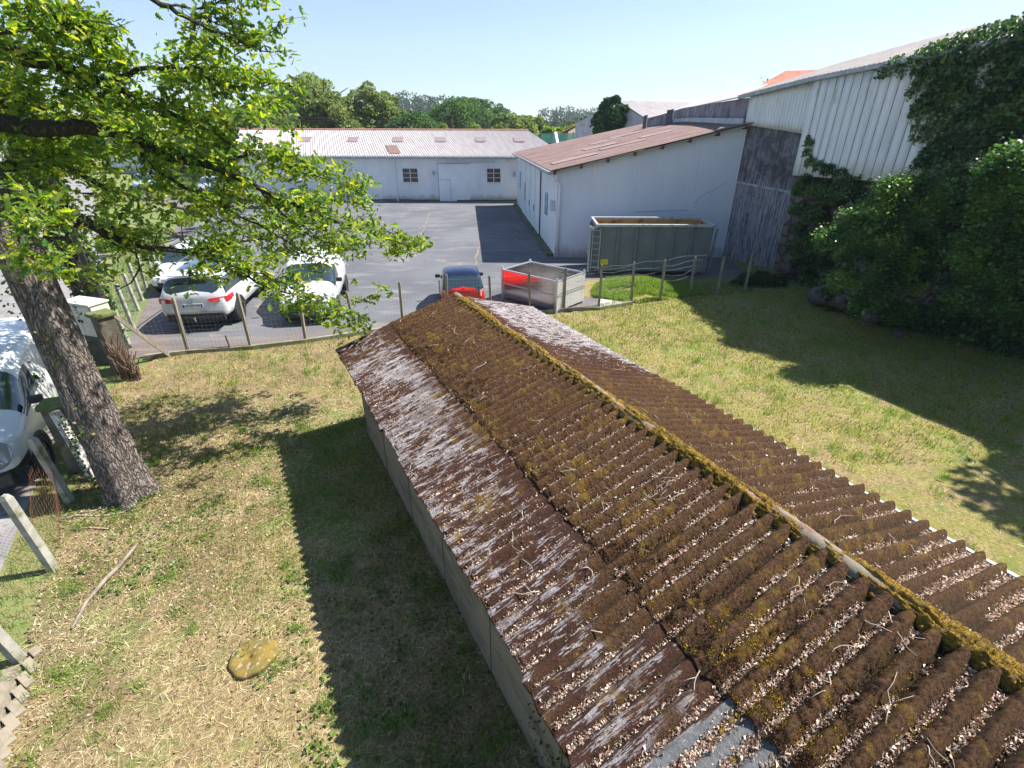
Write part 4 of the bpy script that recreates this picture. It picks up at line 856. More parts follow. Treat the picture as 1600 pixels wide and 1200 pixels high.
# ================================================================== VEHICLES
def ring(y,zb,ws,wm,zm,wb,zbelt,wg,zg,wr,zr,dy=0.,crown=.03):
    return [(0,y,zb),(ws*.8,y,zb),(ws,y,zb+.13),(wm,y,zm),(wb,y+dy*.25,zbelt),(wg,y+dy*.8,zg),(wr,y+dy,zr),(0,y+dy,zr+crown)]
def carbody(root,rings,cellmat,front,back,mats,names,sub=2):
    bm=bmesh.new(); L_=[];R_=[]
    for rg in rings:
        r=[bm.verts.new(p) for p in rg]; l=[r[0]]+[bm.verts.new((-p[0],p[1],p[2])) for p in rg[1:7]]+[r[7]]
        R_.append(r);L_.append(l)
    def face(vs,m):
        u=[];[u.append(v) for v in vs if v not in u]
        if len(u)>2: f=bm.faces.new(u); f.material_index=m; f.smooth=True
    for i in range(len(rings)-1):
        for j in range(7):
            m=cellmat(i,j)
            face((R_[i][j],R_[i+1][j],R_[i+1][j+1],R_[i][j+1]),m); face((L_[i][j],L_[i][j+1],L_[i+1][j+1],L_[i+1][j]),m)
    for Rr,Ll,mm,fl in ((R_[0],L_[0],front,1),(R_[-1],L_[-1],back,0)):
        for j in range(7):
            vs=(Rr[j],Rr[j+1],Ll[j+1],Ll[j]); face(vs if fl else vs[::-1],mm[j])
    bmesh.ops.recalc_face_normals(bm,faces=bm.faces)
    me=bpy.data.meshes.new('tmp'); bm.to_mesh(me); bm.free(); o=bpy.data.objects.new('tmp',me); sc.collection.objects.link(o)
    sm=o.modifiers.new('s','SUBSURF'); sm.levels=sub; sm.render_levels=sub
    dg=bpy.context.evaluated_depsgraph_get(); dg.update(); ev=bpy.data.meshes.new_from_object(o.evaluated_get(dg)); bpy.data.objects.remove(o)
    bm=bmesh.new(); bm.from_mesh(ev); bpy.data.meshes.remove(ev)
    seen=set(); groups=[]
    bm.faces.ensure_lookup_table()
    for f in bm.faces:
        if f.index in seen: continue
        mi=f.material_index; st_=[f]; seen.add(f.index); g=[]
        while st_:
            c=st_.pop(); g.append(c)
            for e in c.edges:
                for q in e.link_faces:
                    if q.index not in seen and q.material_index==mi: seen.add(q.index); st_.append(q)
        groups.append((mi,g))
    for mi,g in groups:
        vs={};V=[];Fl=[]
        for f in g:
            for v in f.verts:
                if v.index not in vs: vs[v.index]=len(V); V.append(tuple(v.co))
            Fl.append(tuple(vs[v.index] for v in f.verts))
        m2=bpy.data.meshes.new(names[mi]); m2.from_pydata(V,[],Fl); m2.update(); link(names[mi],m2,mats[mi],root,smooth=True)
    bm.free()
def wheel(root,x,y,r,w=.2):
    s=1 if x>0 else -1
    t=MB(); N=24; prof=[(-w/2,r*.62),(-w/2,r*.9),(-w*.36,r),(w*.36,r),(w/2,r*.9),(w/2,r*.62)]
    V=[];
    for k in range(N):
        a=2*math.pi*k/N
        for px,pr in prof: V.append((x+px,y+math.cos(a)*pr,r+math.sin(a)*pr))
    Fq=[]
    for k in range(N):
        for q in range(len(prof)): Fq.append((k*6+q,k*6+(q+1)%6,((k+1)%N)*6+(q+1)%6,((k+1)%N)*6+q))
    ty=MB().add(V,Fq).build('tyre',M['tyre'],None); 
    wh_=bpy.data.objects.new('wheel',None); sc.collection.objects.link(wh_); wh_.parent=root; ty.parent=wh_
    rm_=MB()
    rm_.disc((x+s*w*.2,y,r),r*.63,(1,0,0),w*.3,20)
    o=rm_.build('rim',M['rim'],wh_)
    rm_=MB()
    for k in range(5):
        a=2*math.pi*(k+.5)/5; rm_.box((x+s*w*.37,y+math.cos(a)*r*.38,r+math.sin(a)*r*.38),(.012,r*.16,r*.16),0,a)
    rm_.build('rim_recess',M['dark_plastic'],wh_)
def arch(root,x,y,r,m):
    s=1 if x>0 else -1; mb=MB(); V=[];N=16
    for k in range(N+1):
        a=math.pi*(-.04+1.08*k/N)
        for rr in (r*1.02,r*1.24): V.append((x,y+math.cos(a)*rr,r+math.sin(a)*rr))
    Fq=[(2*k,2*k+1,2*k+3,2*k+2) for k in range(N)]; o=mb.add(V,Fq).build('wheel_arch',m,root); q=o.modifiers.new('s','SOLIDIFY'); q.thickness=.05; q.offset=0
    mb=MB(); mb.disc((x-s*.05,y,r+.02),r*1.06,(1,0,0),.06,24); mb.build('arch_well',M['dark_plastic'],root)
def platebox(root,y,z,txt,face,x=0,tilt=0.,w=.52):
    # face=-1 looks toward -y (rear of a car heading +y), +1 toward +y
    mb=MB(); mb.box((x,y,z),(w,.015,.11),0,tilt); p=mb.build('number_plate',M['plate'],root)
    for sx in (-1,1): mb=MB(); mb.box((x+sx*(w/2-.022),y+face*.009,z),(.044,.004,.108),0,tilt); mb.build('plate_band',M['plate_blue'],p)
    rot=Matrix.Rotation(math.pi/2,3,'X') if face<0 else (Matrix.Rotation(math.pi,3,'Z')@Matrix.Rotation(math.pi/2,3,'X'))
    textobj(txt,.085,p,(x,y+face*.012,z),rot.to_quaternion(),M['plate_text'],'lettering')
def mirror(root,x,y,z,m):
    s=1 if x>0 else -1; mb=MB(); mb.box((x+s*.1,y,z),(.2,.1,.14)); o=bevel(mb.build('wing_mirror',m,root),.035,3); return o
# --- white SUV seen from behind
def suv(name,label,x,y,az,plate,panor=True,rear=True):
    t=thing(name,label,'car',(x,y,0),R(-az))     # +Y local is forward
    rs=[ring(-2.2,.36,.8,.86,.62,.82,.98,.8,1.02,.74,1.04,.02),
        ring(-2.16,.32,.84,.9,.62,.87,1.03,.70,1.42,.62,1.52,.36),
        ring(-1.75,.3,.86,.92,.65,.88,1.05,.71,1.47,.63,1.60,.25),
        ring(-.9,.28,.88,.93,.65,.9,1.04,.73,1.50,.65,1.64,0,.035),
        ring(0,.28,.88,.93,.65,.9,1.02,.73,1.50,.65,1.65,0,.035),
        ring(.45,.28,.88,.93,.65,.9,1.0,.73,1.46,.65,1.6,-.1,.03),
        ring(1.0,.28,.88,.93,.65,.88,.98,.78,1.02,.6,1.05,.0,.02),
        ring(1.6,.28,.87,.92,.62,.86,.9,.74,.95,.5,.99,0),
        ring(2.1,.32,.8,.84,.58,.78,.78,.66,.82,.45,.85,0),
        ring(2.22,.36,.7,.74,.55,.7,.66,.6,.7,.4,.72,0)]
    def cm_(i,j):
        if j<=1: return 2
        if j==4 and 1<=i<=4: return 1
        if i==5 and j in (5,6): return 1
        if j==6 and i in (2,3) and panor: return 3
        if i==0 and j in (5,6): return 1
        if i==0 and j==4: return 0
        return 0
    carbody(t,rs,cm_,[2,2,0,0,0,0,0],[2,2,0,0,0,0,0],[M['white_paint'],M['glass'],M['dark_plastic'],M['panor']],['body','window','lower_trim','glass_roof'])
    for sx in (-1,1):
        for wy in (-1.35,1.4): wheel(t,sx*.82,wy,.35,.22); arch(t,sx*.905,wy,.35,M['dark_plastic'])
        mirror(t,sx*.88,.75,1.08,M['white_paint'])
        b=MB(); b.add([(sx*.86,-2.06,.98),(sx*.86,-2.08,.82),(sx*.45,-2.2,.86),(sx*.42,-2.19,.95),(sx*.9,-1.72,.99),(sx*.92,-1.75,.88)],[(0,3,2,1),(0,1,5,4)]); lb=b.build('tail_light',M['red_light'],t); q=lb.modifiers.new('s','SOLIDIFY'); q.thickness=.09; q.offset=0
        b=MB(); b.add([(sx*.66,2.16,.74),(sx*.7,2.14,.62),(sx*.4,2.24,.62),(sx*.38,2.23,.7)],[(0,1,2,3)]); lb=b.build('headlight',M['clear_light'],t); q=lb.modifiers.new('s','SOLIDIFY'); q.thickness=.08; q.offset=0
        rl=MB(); rl.tube([(sx*.66,-1.5,1.66),(sx*.66,-1.3,1.71),(sx*.66,.3,1.72),(sx*.66,.5,1.66)],.018,6); rl.build('roof_rail',M['chrome'],t)
    platebox(t,-2.235,.78,plate,-1)
    b=MB(); b.box((0,-2.18,.43),(1.55,.1,.22)); bevel(b.build('rear_bumper',M['dark_plastic'],t),.04)
    b=MB(); b.box((0,-2.225,.575),(1.5,.03,.03)); b.build('bumper_strip',M['chrome'],t)
    b=MB(); b.tube([(0,-2.15,.36),(0,-2.33,.36),(0,-2.34,.43)],.02,8); b.disc((0,-2.34,.45),.032,(0,0,1),.05,10); b.build('tow_hook',M['chrome'],t)
    e=MB(); rr=[(math.cos(a)*.055,-2.225,.93+math.sin(a)*.055) for a in np.linspace(0,2*math.pi,17)]; e.tube(rr,.007,5,False)
    e.tube([(-.035,-2.235,.965),(-.012,-2.235,.9),(0,-2.235,.935),(.012,-2.235,.9),(.035,-2.235,.965)],.006,4); e.tube([(-.018,-2.235,.975),(0,-2.235,.945),(.018,-2.235,.975)],.006,4); e.build('emblem',M['rim'],t)
    b=MB(); b.bar((-.02,-2.15,1.1),(.38,-2.12,1.07),.03,.02); b.build('rear_wiper',M['dark_plastic'],t)
    b=MB(); b.box((0,-1.86,1.575),(1.15,.2,.03),0,R(10)); bevel(b.build('spoiler',M['white_paint'],t),.01)
    b=MB(); b.box((0,2.18,.5),(1.1,.06,.2)); bevel(b.build('grille',M['dark_plastic'],t),.02)
    return t
M['panor']=mat('blue reflecting roof glass',(.02,.04,.12),.08,0,coat=1)
rc=gnd(322,513)
suv('parked_car','white SUV parked with its rear to the fence, left of the other vehicles','','','') if False else None
fwd=np.array((-.156,.988)); c0=np.array(rc[:2])+fwd*2.2
suv('parked_car','white SUV with red tail lights parked rear to the fence',c0[0],c0[1]-.25,math.degrees(math.atan2(fwd[0],fwd[1])),'FE-699-HB')
suv('parked_car','white car mostly under the oak leaves, in front of the white SUV nose to nose',-12.0,18.5,171-2,'DK-418-TR',False).scale=(.84,.84,.84)
# --- small red car with blue black roof, seen from behind
t=thing('parked_car','small red hatchback with blue black roof parked behind the shed ridge','car',(-1.70,16.05,0),R(9.5)); t.scale=(.84,.84,.84)
rs=[ring(-1.42,.34,.68,.76,.55,.76,.84,.72,.88,.64,.89,0,.0),
    ring(-1.38,.26,.76,.82,.58,.8,.9,.68,1.34,.62,1.44,.3,.01),
    ring(-.95,.22,.77,.83,.6,.8,.91,.69,1.38,.62,1.49,.1,.02),
    ring(-.35,.22,.78,.83,.6,.8,.92,.69,1.4,.62,1.52,0,.02),
    ring(.3,.22,.78,.83,.6,.8,.9,.66,1.34,.6,1.46,-.12,.02),
    ring(.85,.22,.77,.82,.58,.77,.86,.68,.92,.5,.95,0),
    ring(1.25,.26,.72,.76,.52,.7,.74,.6,.8,.42,.84,0),
    ring(1.42,.3,.6,.64,.48,.6,.6,.5,.64,.35,.66,0)]
def cm_(i,j):
    if j==4 and 1<=i<=3: return 1
    if i==0 and j in (5,6,4): return 1
    if i==4 and j in (5,6): return 1
    if j in (5,6) and i in (1,2,3): return 2
    if j==0: return 3
    return 0
carbody(t,rs,cm_,[3,3,0,0,0,0,0],[3,3,0,0,0,0,0],[M['red_paint'],M['glass'],M['blue_black'],M['dark_plastic']],['body','window','roof','lower_trim'])
for sx in (-1,1):
    for wy in (-1.0,.95): wheel(t,sx*.7,wy,.29,.18); arch(t,sx*.805,wy,.29,M['dark_plastic'])
    mirror(t,sx*.76,.5,.98,M['dark_plastic'])
    b=MB(); b.add([(sx*.74,-1.3,.92),(sx*.77,-1.3,.66),(sx*.62,-1.4,.66),(sx*.6,-1.39,.88)],[(0,3,2,1)]); lb=b.build('tail_light',mat('pale pink lamp',(.6,.25,.25),.1,coat=1),t); q=lb.modifiers.new('s','SOLIDIFY'); q.thickness=.06; q.offset=0
platebox(t,-1.45,.6,'AA-163-WP',-1)
b=MB(); b.bar((0,-1.36,.97),(.26,-1.33,.98),.025,.02); b.box((0,-1.38,.93),(.1,.04,.05)); b.build('rear_wiper',M['dark_plastic'],t)
b=MB(); b.bar((-.45,-1.425,.78),(.45,-1.425,.78),.012,.012); b.build('tailgate_seam',M['dark_plastic'],t)
# --- vans
def van(name,label,x,y,az,plate,L_=4.3,roundy=False):
    t=thing(name,label,'van',(x,y,0),R(-az))   # front toward +Y local, origin at the middle
    h=L_/2
    rs=[ring(-h,.34,.78,.84,.7,.82,1.1,.76,1.55,.7,1.76,.04),
        ring(-h+.12,.3,.82,.9,.7,.88,1.12,.8,1.6,.72,1.82,.02),
        ring(-.5,.28,.84,.91,.7,.89,1.12,.81,1.62,.73,1.84,0,.04),
        ring(.25,.28,.84,.91,.7,.89,1.1,.8,1.6,.72,1.82,0,.04),
        ring(.62,.28,.84,.91,.7,.89,1.08,.78,1.52,.70,1.74,-.12,.04),
        ring(h-.95,.28,.84,.91,.7,.87,1.02,.78,1.07,.62,1.12,.05),
        ring(h-.42,.28,.83,.89,.64,.84,.92,.74,.98,.55,1.02,0),
        ring(h-.12,.32,.78,.83,.58,.78,.78,.68,.84,.5,.87,0),
        ring(h,.36,.68,.72,.52,.7,.62,.6,.66,.4,.68,0)]
    def cm_(i,j):
        if j<=1: return 2
        if i>=6 and j==2: return 2
        if j==4 and i in (3,): return 1
        if j==4 and i==4: return 1
        if i==4 and j in (5,6): return 1
        return 0
    carbody(t,rs,cm_,[2,2,0,0,0,0,0],[2,2,2,0,0,0,0],[M['white_paint'],M['glass'],M['dark_plastic']],['body','window','lower_trim'])
    for sx in (-1,1):
        for wy in (-h+.75,h-.85): wheel(t,sx*.82,wy,.32,.2); arch(t,sx*.885,wy,.32,M['dark_plastic'])
        mirror(t,sx*.9,h-1.15,1.18,M['dark_plastic'])
        V=[];c=Vector((sx*.62,h-.2,.8)); 
        b=MB()
        if roundy:
            pts=[]; 
            for a in np.linspace(0,2*math.pi,18,endpoint=False): pts.append((c.x+sx*.0+math.cos(a)*.15,c.y+.06-abs(math.sin(a))*0+(-.1 if math.sin(a)>0 else .05)*abs(math.sin(a))-.12*sx*math.cos(a)*1,c.z+math.sin(a)*.17))
            pts=[(p[0],p[1]+.1,p[2]) for p in pts]; rg=MB(); rg.tube([Vector(p) for p in pts]+[Vector(pts[0])],.014,6,False); b.add(pts,[tuple(range(18))]); hl=b.build('headlight',mat('headlamp lens',(.3,.32,.33),.1,.2,coat=1),t); rg.build('lamp_surround',M['dark_plastic'],hl); q=hl.modifiers.new('s','SOLIDIFY'); q.thickness=.09; q.offset=0
            l=MB(); l.disc((c.x-sx*.02,c.y+.18,c.z+.02),.055,(sx*.3,1,.25),.05,14); l.build('lamp_bulb',M['chrome'],hl); l=MB(); l.disc((c.x+sx*.02,c.y+.19,c.z-.1),.03,(sx*.3,1,.2),.05,12); l.build('lamp_bulb',M['chrome'],hl)
        else:
            b.add([(sx*.82,h-.34,.93),(sx*.85,h-.32,.8),(sx*.42,h-.05,.76),(sx*.4,h-.1,.84)],[(0,1,2,3)]); hl=b.build('headlight',M['clear_light'],t); q=hl.modifiers.new('s','SOLIDIFY'); q.thickness=.1; q.offset=0
            b=MB(); b.bar((sx*.4,h-.02,.77),(0,h+.02,.75),.04,.03); b.build('chrome_bar',M['chrome'],t)
    b=MB(); b.box((0,h-.03,.42),(1.45,.14,.26)); bevel(b.build('front_bumper',M['dark_plastic'],t),.05,3)
    b=MB()
    for k in range(3): b.box((0,h+.03,.58+k*.045),(.9,.03,.02))
    b.build('grille',M['dark_plastic'],t)
    platebox(t,h+.05,.45,plate,1)
    for sx in (-.35,.25): b=MB(); b.bar((sx,h-.93,1.12),(sx+.45,h-1.08,1.26),.02,.02); b.build('wiper',M['dark_plastic'],t)
    for sx in (-1,1): b=MB(); b.bar((sx*.895,-.6,1.05),(sx*.9,-h+.3,1.05),.012,.02); b.build('side_groove',mat('grey groove',(.35,.36,.37),.6),t)
    return t
f=gnd(484,507); a=np.array((.19,-.98)); c=np.array(f[:2])-a*2.15
van('parked_van','white van with black bumper parked facing the fence beside the white SUV',c[0]+.05,c[1]-.28,math.degrees(math.atan2(a[0],a[1])),'DF-956-PX').scale=(.9,.9,.9)
a=np.array((.5,-.866)); fr=np.array((-8.25,5.75)); c=fr-a*2.15
van('parked_van','white van with round headlight parked on the road behind the oak trunk at left edge',c[0],c[1],150,'BT-218-KC',4.3,True)
# --- far vehicles
def farcar(x,y,az,label,m,L_=4.0,h=1.45):
    t=thing('parked_car',label,'car',(x,y,0),R(-az)); q=L_/2
    rs=[ring(-q,.3,.75,.8,.6,.78,.85,.7,.9,.6,.92,0),ring(-q+.3,.25,.8,.86,.6,.82,.95,.66,h-.12,.58,h,.2),ring(.3,.25,.8,.86,.6,.82,.95,.66,h-.1,.58,h,-.1),ring(.95,.25,.8,.85,.6,.8,.92,.7,.95,.5,.98,0),ring(q,.3,.7,.75,.5,.7,.62,.6,.68,.4,.7,0)]
    def cm_(i,j):
        if j==4 and i==1: return 1
        if i==0 and j in(5,6): return 1
        if i==2 and j in (4,5,6): return 1
        return 2 if j==0 else 0
    carbody(t,rs,cm_,[2,2,0,0,0,0,0],[2,2,0,0,0,0,0],[m,M['glass'],M['dark_plastic']],['body','window','lower_trim'])
    for sx in (-1,1):
        for wy in (-q+.7,q-.75): wheel(t,sx*.76,wy,.31,.18)
    return t
farcar(-26.4,46.5,160,'small distant grey car beyond the left end of the warehouse, seen through the leaves',mat('silver grey car paint',(.35,.37,.4),.3,.2,coat=.5))
farcar(-34.2,49.5,150,'distant blue and white car on the road by the gabled house',mat('pale blue car paint',(.3,.42,.6),.25,.1,coat=.5))
# flatbed trailer with orange marker lamps before the warehouse
t=thing('trailer','white flatbed trailer with orange marker lamps in front of the warehouse left end','trailer',(-17.6,38.6,0),R(4))
b=MB(); b.box((0,0,.75),(3.6,1.7,.1)); bevel(b.build('bed',M['white_paint'],t),.02)
b=MB(); 
for s_ in (-1,1): b.box((0,s_*.84,.86),(3.6,.05,.2))
b.box((-1.78,0,.86),(.05,1.7,.2)); b.build('side_rail',M['rim'],t)
b=MB(); b.box((0,-.2,.55),(3.3,.1,.3)); b.tube([(1.8,-.3,.6),(2.9,0,.55)],.05,6); b.tube([(1.8,.3,.6),(2.9,0,.55)],.05,6); b.build('chassis',M['dark_plastic'],t)
for xx in (-1.7,.35): b=MB(); b.box((xx,-.93,.95),(.3,.1,.3)); bevel(b.build('marker_lamp',M['orange'],t),.03)
for xx in (-.5,.5):
    for s_ in (-1,1):
        b=MB(); b.disc((xx,s_*.7,.3),.3,(0,1,0),.18,18); b.build('wheel',M['tyre'],t)
# ------------------------------------------------------------------ SKIP (roll-off container)
skm=mat('grey green skip paint',(.135,.15,.155),.6,0,(.16,.175,.18),1.5,.4,.65,.05,30)
rim_m=mat('pale grey skip rim',(.36,.39,.38),.6,0,(.2,.21,.2),6,.55,.7)
skin=mat('rusty ochre skip inside',(.42,.25,.08),.85,0,(.2,.07,.03),1.6,.5,.62,.2,20,(1,1,1),(.35,.22,.1),7)
sk=thing('skip','large grey green roll-off skip with rusty inside, standing against the white hall wall','skip',(5.45,20.35,0),R(-1.5))
LX,LY,HZ=4.35,1.75,1.88
b=MB()
for s_ in (-1,1): b.slab([(-LX/2,s_*LY/2,.22),(LX/2,s_*LY/2,.22),(LX/2+.06,s_*LY/2,HZ),(-LX/2,s_*LY/2,HZ)],(0,-s_*.04,0))
b.slab([(LX/2,-LY/2,.22),(LX/2,LY/2,.22),(LX/2+.06,LY/2,HZ),(LX/2+.06,-LY/2,HZ)],(-.04,0,0)); b.box((0,0,.2),(LX,LY,.05)); b.build('side_wall',skm,sk)
b=MB()
for s_ in (-1,1): b.slab([(-LX/2+.02,s_*(LY/2-.045),.25),(LX/2-.05,s_*(LY/2-.045),.25),(LX/2-.0,s_*(LY/2-.045),HZ-.02),(-LX/2+.02,s_*(LY/2-.045),HZ-.02)],(0,-s_*.006,0))
b.slab([(LX/2-.045,-LY/2+.05,.25),(LX/2-.045,LY/2-.05,.25),(LX/2+.0,LY/2-.05,HZ-.02),(LX/2,-LY/2+.05,HZ-.02)],(-.006,0,0)); b.box((0,0,.24),(LX-.1,LY-.1,.01)); b.build('inner_lining',skin,sk)
b=MB()
for s_ in (-1,1): b.box((0,s_*(LY/2),HZ+.03),(LX+.12,.13,.1))
b.box((LX/2+.06,0,HZ+.03),(.12,LY,.1)); b.box((-LX/2,0,HZ+.03),(.1,LY,.1)); bevel(b.build('top_rim',rim_m,sk),.015)
for i in range(7):
    x=-LX/2+.12+i*(LX-.18)/6
    for s_ in (-1,1): b=MB(); b.box((x,s_*(LY/2+.04),1.03),(.09,.09,1.62)); bevel(b.build('rib',skm,sk),.01)
b=MB(); b.box((-LX/2-.02,0,1.02),(.06,LY-.1,1.6)); 
for s_ in (-1,0,1): b.box((-LX/2-.08,s_*.5,1.02),(.07,.07,1.6))
b.build('tail_door',skm,sk)
b=MB(); x=-LX/2-.02; y=-LY/2-.09
for s_ in (0,.3): b.tube([(x-.14+s_,y,.25),(x-.14+s_,y,1.8)],.016,6)
for k in range(7): b.tube([(x-.14,y,.35+k*.23),(x+.16,y,.35+k*.23)],.013,6)
b.build('ladder',rim_m,sk)
b=MB(); b.box((-LX/2-.25,-LY/2+.02,1.0),(.07,.1,1.75)); b.slab([(-LX/2-.28,-LY/2,1.8),(-LX/2,-LY/2,1.9),(-LX/2,-LY/2,1.8),(-LX/2-.25,-LY/2,1.7)],(0,.06,0)); b.box((-LX/2-.28,-LY/2,.95),(.1,.1,.14)); b.build('door_hinge_arm',rim_m,sk)
b=MB(); 
for s_ in (-1,1): b.box((0,s_*.45,.1),(LX-.2,.1,.16))
b.build('skid_rail',mat('dark steel',(.06,.065,.07),.6,.3),sk)
for xx in (-1.9,1.9):
    for s_ in (-1,1): b=MB(); b.disc((xx,s_*.55,.09),.09,(0,1,0),.16,14); b.build('roller',M['rim'],sk)
b=MB(); b.box((-LX/2+.37,-LY/2-.006,.52),(.3,.008,.22)); b.build('sticker',mat('yellow sticker',(.55,.52,.04),.6),sk)
b=MB(); b.bar((LX/2+.13,-LY/2+.0,.15),(LX/2+.19,-LY/2,1.8),.06,.06); b.box((LX/2+.2,-LY/2,1.05),(.08,.1,.12)); b.build('end_post',skm,sk)
# ------------------------------------------------------------------ aluminium tray body on the ground
al=None
def alum():
    s=NT('brushed aluminium'); c=s.co(); f=s.noise(s.map(c,(1,1,30)),3,4); s.base(s.mix(s.ramp(s.noise(c,3,4),.4,.65),(.62,.6,.6),(.7,.68,.68))); s.b.inputs['Metallic'].default_value=1; s.rough(s.ramp(f,.3,.7,.14,.24)); s.bump(s.noise(c,1.1,2),.05,.05); return s.m
al=alum(); alw=mat('bright aluminium profile',(.6,.62,.65),.35,.7)
tr=thing('tipper_tray','open brushed aluminium tipper box reflecting the red car, behind the shed','container',(1.0,16.2,0))
A=np.array((-.31,16.42));B=np.array((.64,17.5));C=np.array((2.35,16.02));D=np.array((1.385,14.94)); H_=1.0
def side(a,b,name,m,th=.03,z0=.06,z1=H_):
    d=(b-a)/np.linalg.norm(b-a); n=np.array((-d[1],d[0])); mb=MB(); mb.slab([(a[0],a[1],z0),(b[0],b[1],z0),(b[0],b[1],z1),(a[0],a[1],z1)],(n[0]*th,n[1]*th,0)); return mb.build(name,m,tr,True)
side(D,A,'side_panel',al,-.03) ; side(A,B,'side_panel',al,-.03); side(B,C,'side_panel',al,-.03); side(C,D,'tailgate',alw,-.03)
mb=MB(); mb.slab([(A[0],A[1],.05),(B[0],B[1],.05),(C[0],C[1],.05),(D[0],D[1],.05)],(0,0,.05)); mb.build('floor',al,tr,True)
mb=MB(); cyc=[A,B,C,D,A]
for a,b in zip(cyc[:-1],cyc[1:]): mb.bar((a[0],a[1],H_+.01),(b[0],b[1],H_+.01),.055,.05)
mb.build('top_rail',alw,tr,True)
for p in (A,B,C,D): mb=MB(); mb.box((p[0],p[1],.53),(.07,.07,1.06),R(45)); mb.disc((p[0],p[1],1.08),.04,(0,0,1),.05,8); mb.build('corner_post',alw,tr,True)
dd=(A-D)/np.linalg.norm(A-D); nn=np.array((-.66,-.75)); mb=MB(); a=D+nn*.02;b=A+nn*.02; mb.bar((a[0],a[1],.56),(b[0],b[1],.56),.03,.04); a=C+np.array((.7,-.66))*.03;b=D+np.array((.7,-.66))*.03; mb.bar((a[0],a[1],.56),(b[0],b[1],.56),.04,.07); mb.build('mid_rail',alw,tr,True)
mb=MB(); a=C+np.array((.7,-.66))*.035;b=D+np.array((.7,-.66))*.035
for k in range(22): 
    z=.1+k*.041
    if abs(z-.56)<.04: continue
    mb.bar((a[0],a[1],z),(b[0],b[1],z),.012,.02)
mb.build('tailgate_slats',mat('pale ribbed aluminium',(.62,.6,.57),.5,.3),tr,True)
# utility pole with wires, beyond the warehouse
pw=mat('dark timber pole',(.06,.045,.035),.9)
up=thing('utility_pole','thin dark utility pole standing behind the warehouse roof','pole',(0,0,0)); p=aty(706,206,52); q=aty(706,185,52); up.location=(p.x,52,0)
mb=MB(); mb.tube([(p.x,52,0),(q.x,52,q.z)],[.16,.12],8); mb.build('shaft',pw,up,True); mb=MB(); mb.bar((q.x-.5,52,q.z-.25),(q.x+.5,52,q.z-.25),.08,.08); mb.build('crossarm',pw,up,True)
for k in range(3):
    z=q.z-.2-.22*k; path=[(q.x+t,52+.05*t*t/20,z-.9*(1-((t+14)/14-1)**2*1.0)*.4+.3) for t in np.linspace(-16,14,13)]
    mb=MB(); l0=Vector(path[0]); mb.tube([Vector(v)-l0 for v in path],.012,3,False); o=mb.build('power_line',pw); o.location=l0; tag(o,('uppermost','middle','lowest')[k]+' of the three thin wires crossing the dark trees behind the warehouse','wire')
# gabled house left, distant, seen through the leaves
hg=thing('house','distant white gabled house seen between oak leaves at upper left','house',(-50,72,0),0)
hx=-47.;mb=MB(); mb.slab([(hx-5,70,0),(hx+3,70,0),(hx+3,70,3),(hx-1,70,5.4),(hx-5,70,3)],(0,9,0)); mb.build('wall',wall_w,hg,True)
mb=MB(); mb.slab([(hx+3.3,69.7,2.8),(hx-1,69.7,5.5),(hx-1,79.2,5.5),(hx+3.3,79.2,2.8)],(0,0,.12)); mb.slab([(hx-5.3,69.7,2.8),(hx-5.3,79.2,2.8),(hx-1,79.2,5.5),(hx-1,69.7,5.5)],(0,0,.12)); mb.build('roof',fib_grey,hg,True)
mb=MB(); mb.box((hx+.8,69.95,1.3),(1.,.05,1.2)); mb.build('window',glassd,hg,True)
h2=thing('house','distant pale house with red roof at the far left edge','house',(-66,62,0),0)
mb=MB(); mb.slab([(-72,60,0),(-62,60,0),(-62,60,4.5),(-72,60,4.5)],(0,8,0)); mb.build('wall',wall_w,h2,True)
mb=MB(); mb.slab([(-72.4,59.6,4.4),(-61.6,59.6,4.4),(-61.6,64,6.6),(-72.4,64,6.6)],(0,0,.15)); mb.slab([(-72.4,68.4,4.4),(-61.6,68.4,4.4),(-61.6,64,6.6),(-72.4,64,6.6)],(0,0,.15)); mb.build('roof',tm,h2,True)
mb=MB(); mb.box((-65,59.95,2.5),(1.2,.05,1.4)); mb.build('window',glassd,h2,True)
h3=thing('house','orange roofed house on the far hill below the round trees','house',(-75,400,0),0)
q=aty(655,186,400)
mb=MB(); mb.box((q.x,404,q.z-2.2),(22,8,4)); mb.build('wall',wall_w,h3,True)
mb=MB(); mb.slab([(q.x-13,398,q.z-.4),(q.x+13,398,q.z-.4),(q.x+11,404,q.z+3),(q.x-11,404,q.z+3)],(0,0,.3)); mb.build('roof',tm,h3,True)
# ================================================================== THE OAK
barkm=None
def bark(name,c1,c2,c3):
    s=NT(name); c=s.co(); m0=s.map(c,(17,17,3.6)); dn=s.n.new('ShaderNodeVectorMath'); dn.operation='ADD'; s.l(m0,dn.inputs[0]); sn=s.n.new('ShaderNodeVectorMath'); sn.operation='SCALE'; tn=s.n.new('ShaderNodeTexNoise'); s.l(m0,tn.inputs[0]); tn.inputs['Scale'].default_value=.7; tn.inputs['Detail'].default_value=4; s.l(tn.outputs[1],sn.inputs[0]); sn.inputs[3].default_value=2.2; s.l(sn.outputs[0],dn.inputs[1]); m=dn.outputs[0]; v=s.voro(m,1.7,'DISTANCE_TO_EDGE'); f=s.noise(m,3,5,.7); b=s.mix(s.ramp(v,.0,.3,.12,1),c2,c1); b=s.mix(s.ramp(f,.45,.7,0,.8),b,c3)
    g=s.noise(c,1.7,4); b=s.mix(s.ramp(g,.58,.7,0,.6),b,(.1,.1,.04)); s.base(b); s.rough(.95); s.bump(s.math('ADD',s.ramp(v,0,.2),s.math('MULTIPLY',f,.6)),1.,.06); return s.m
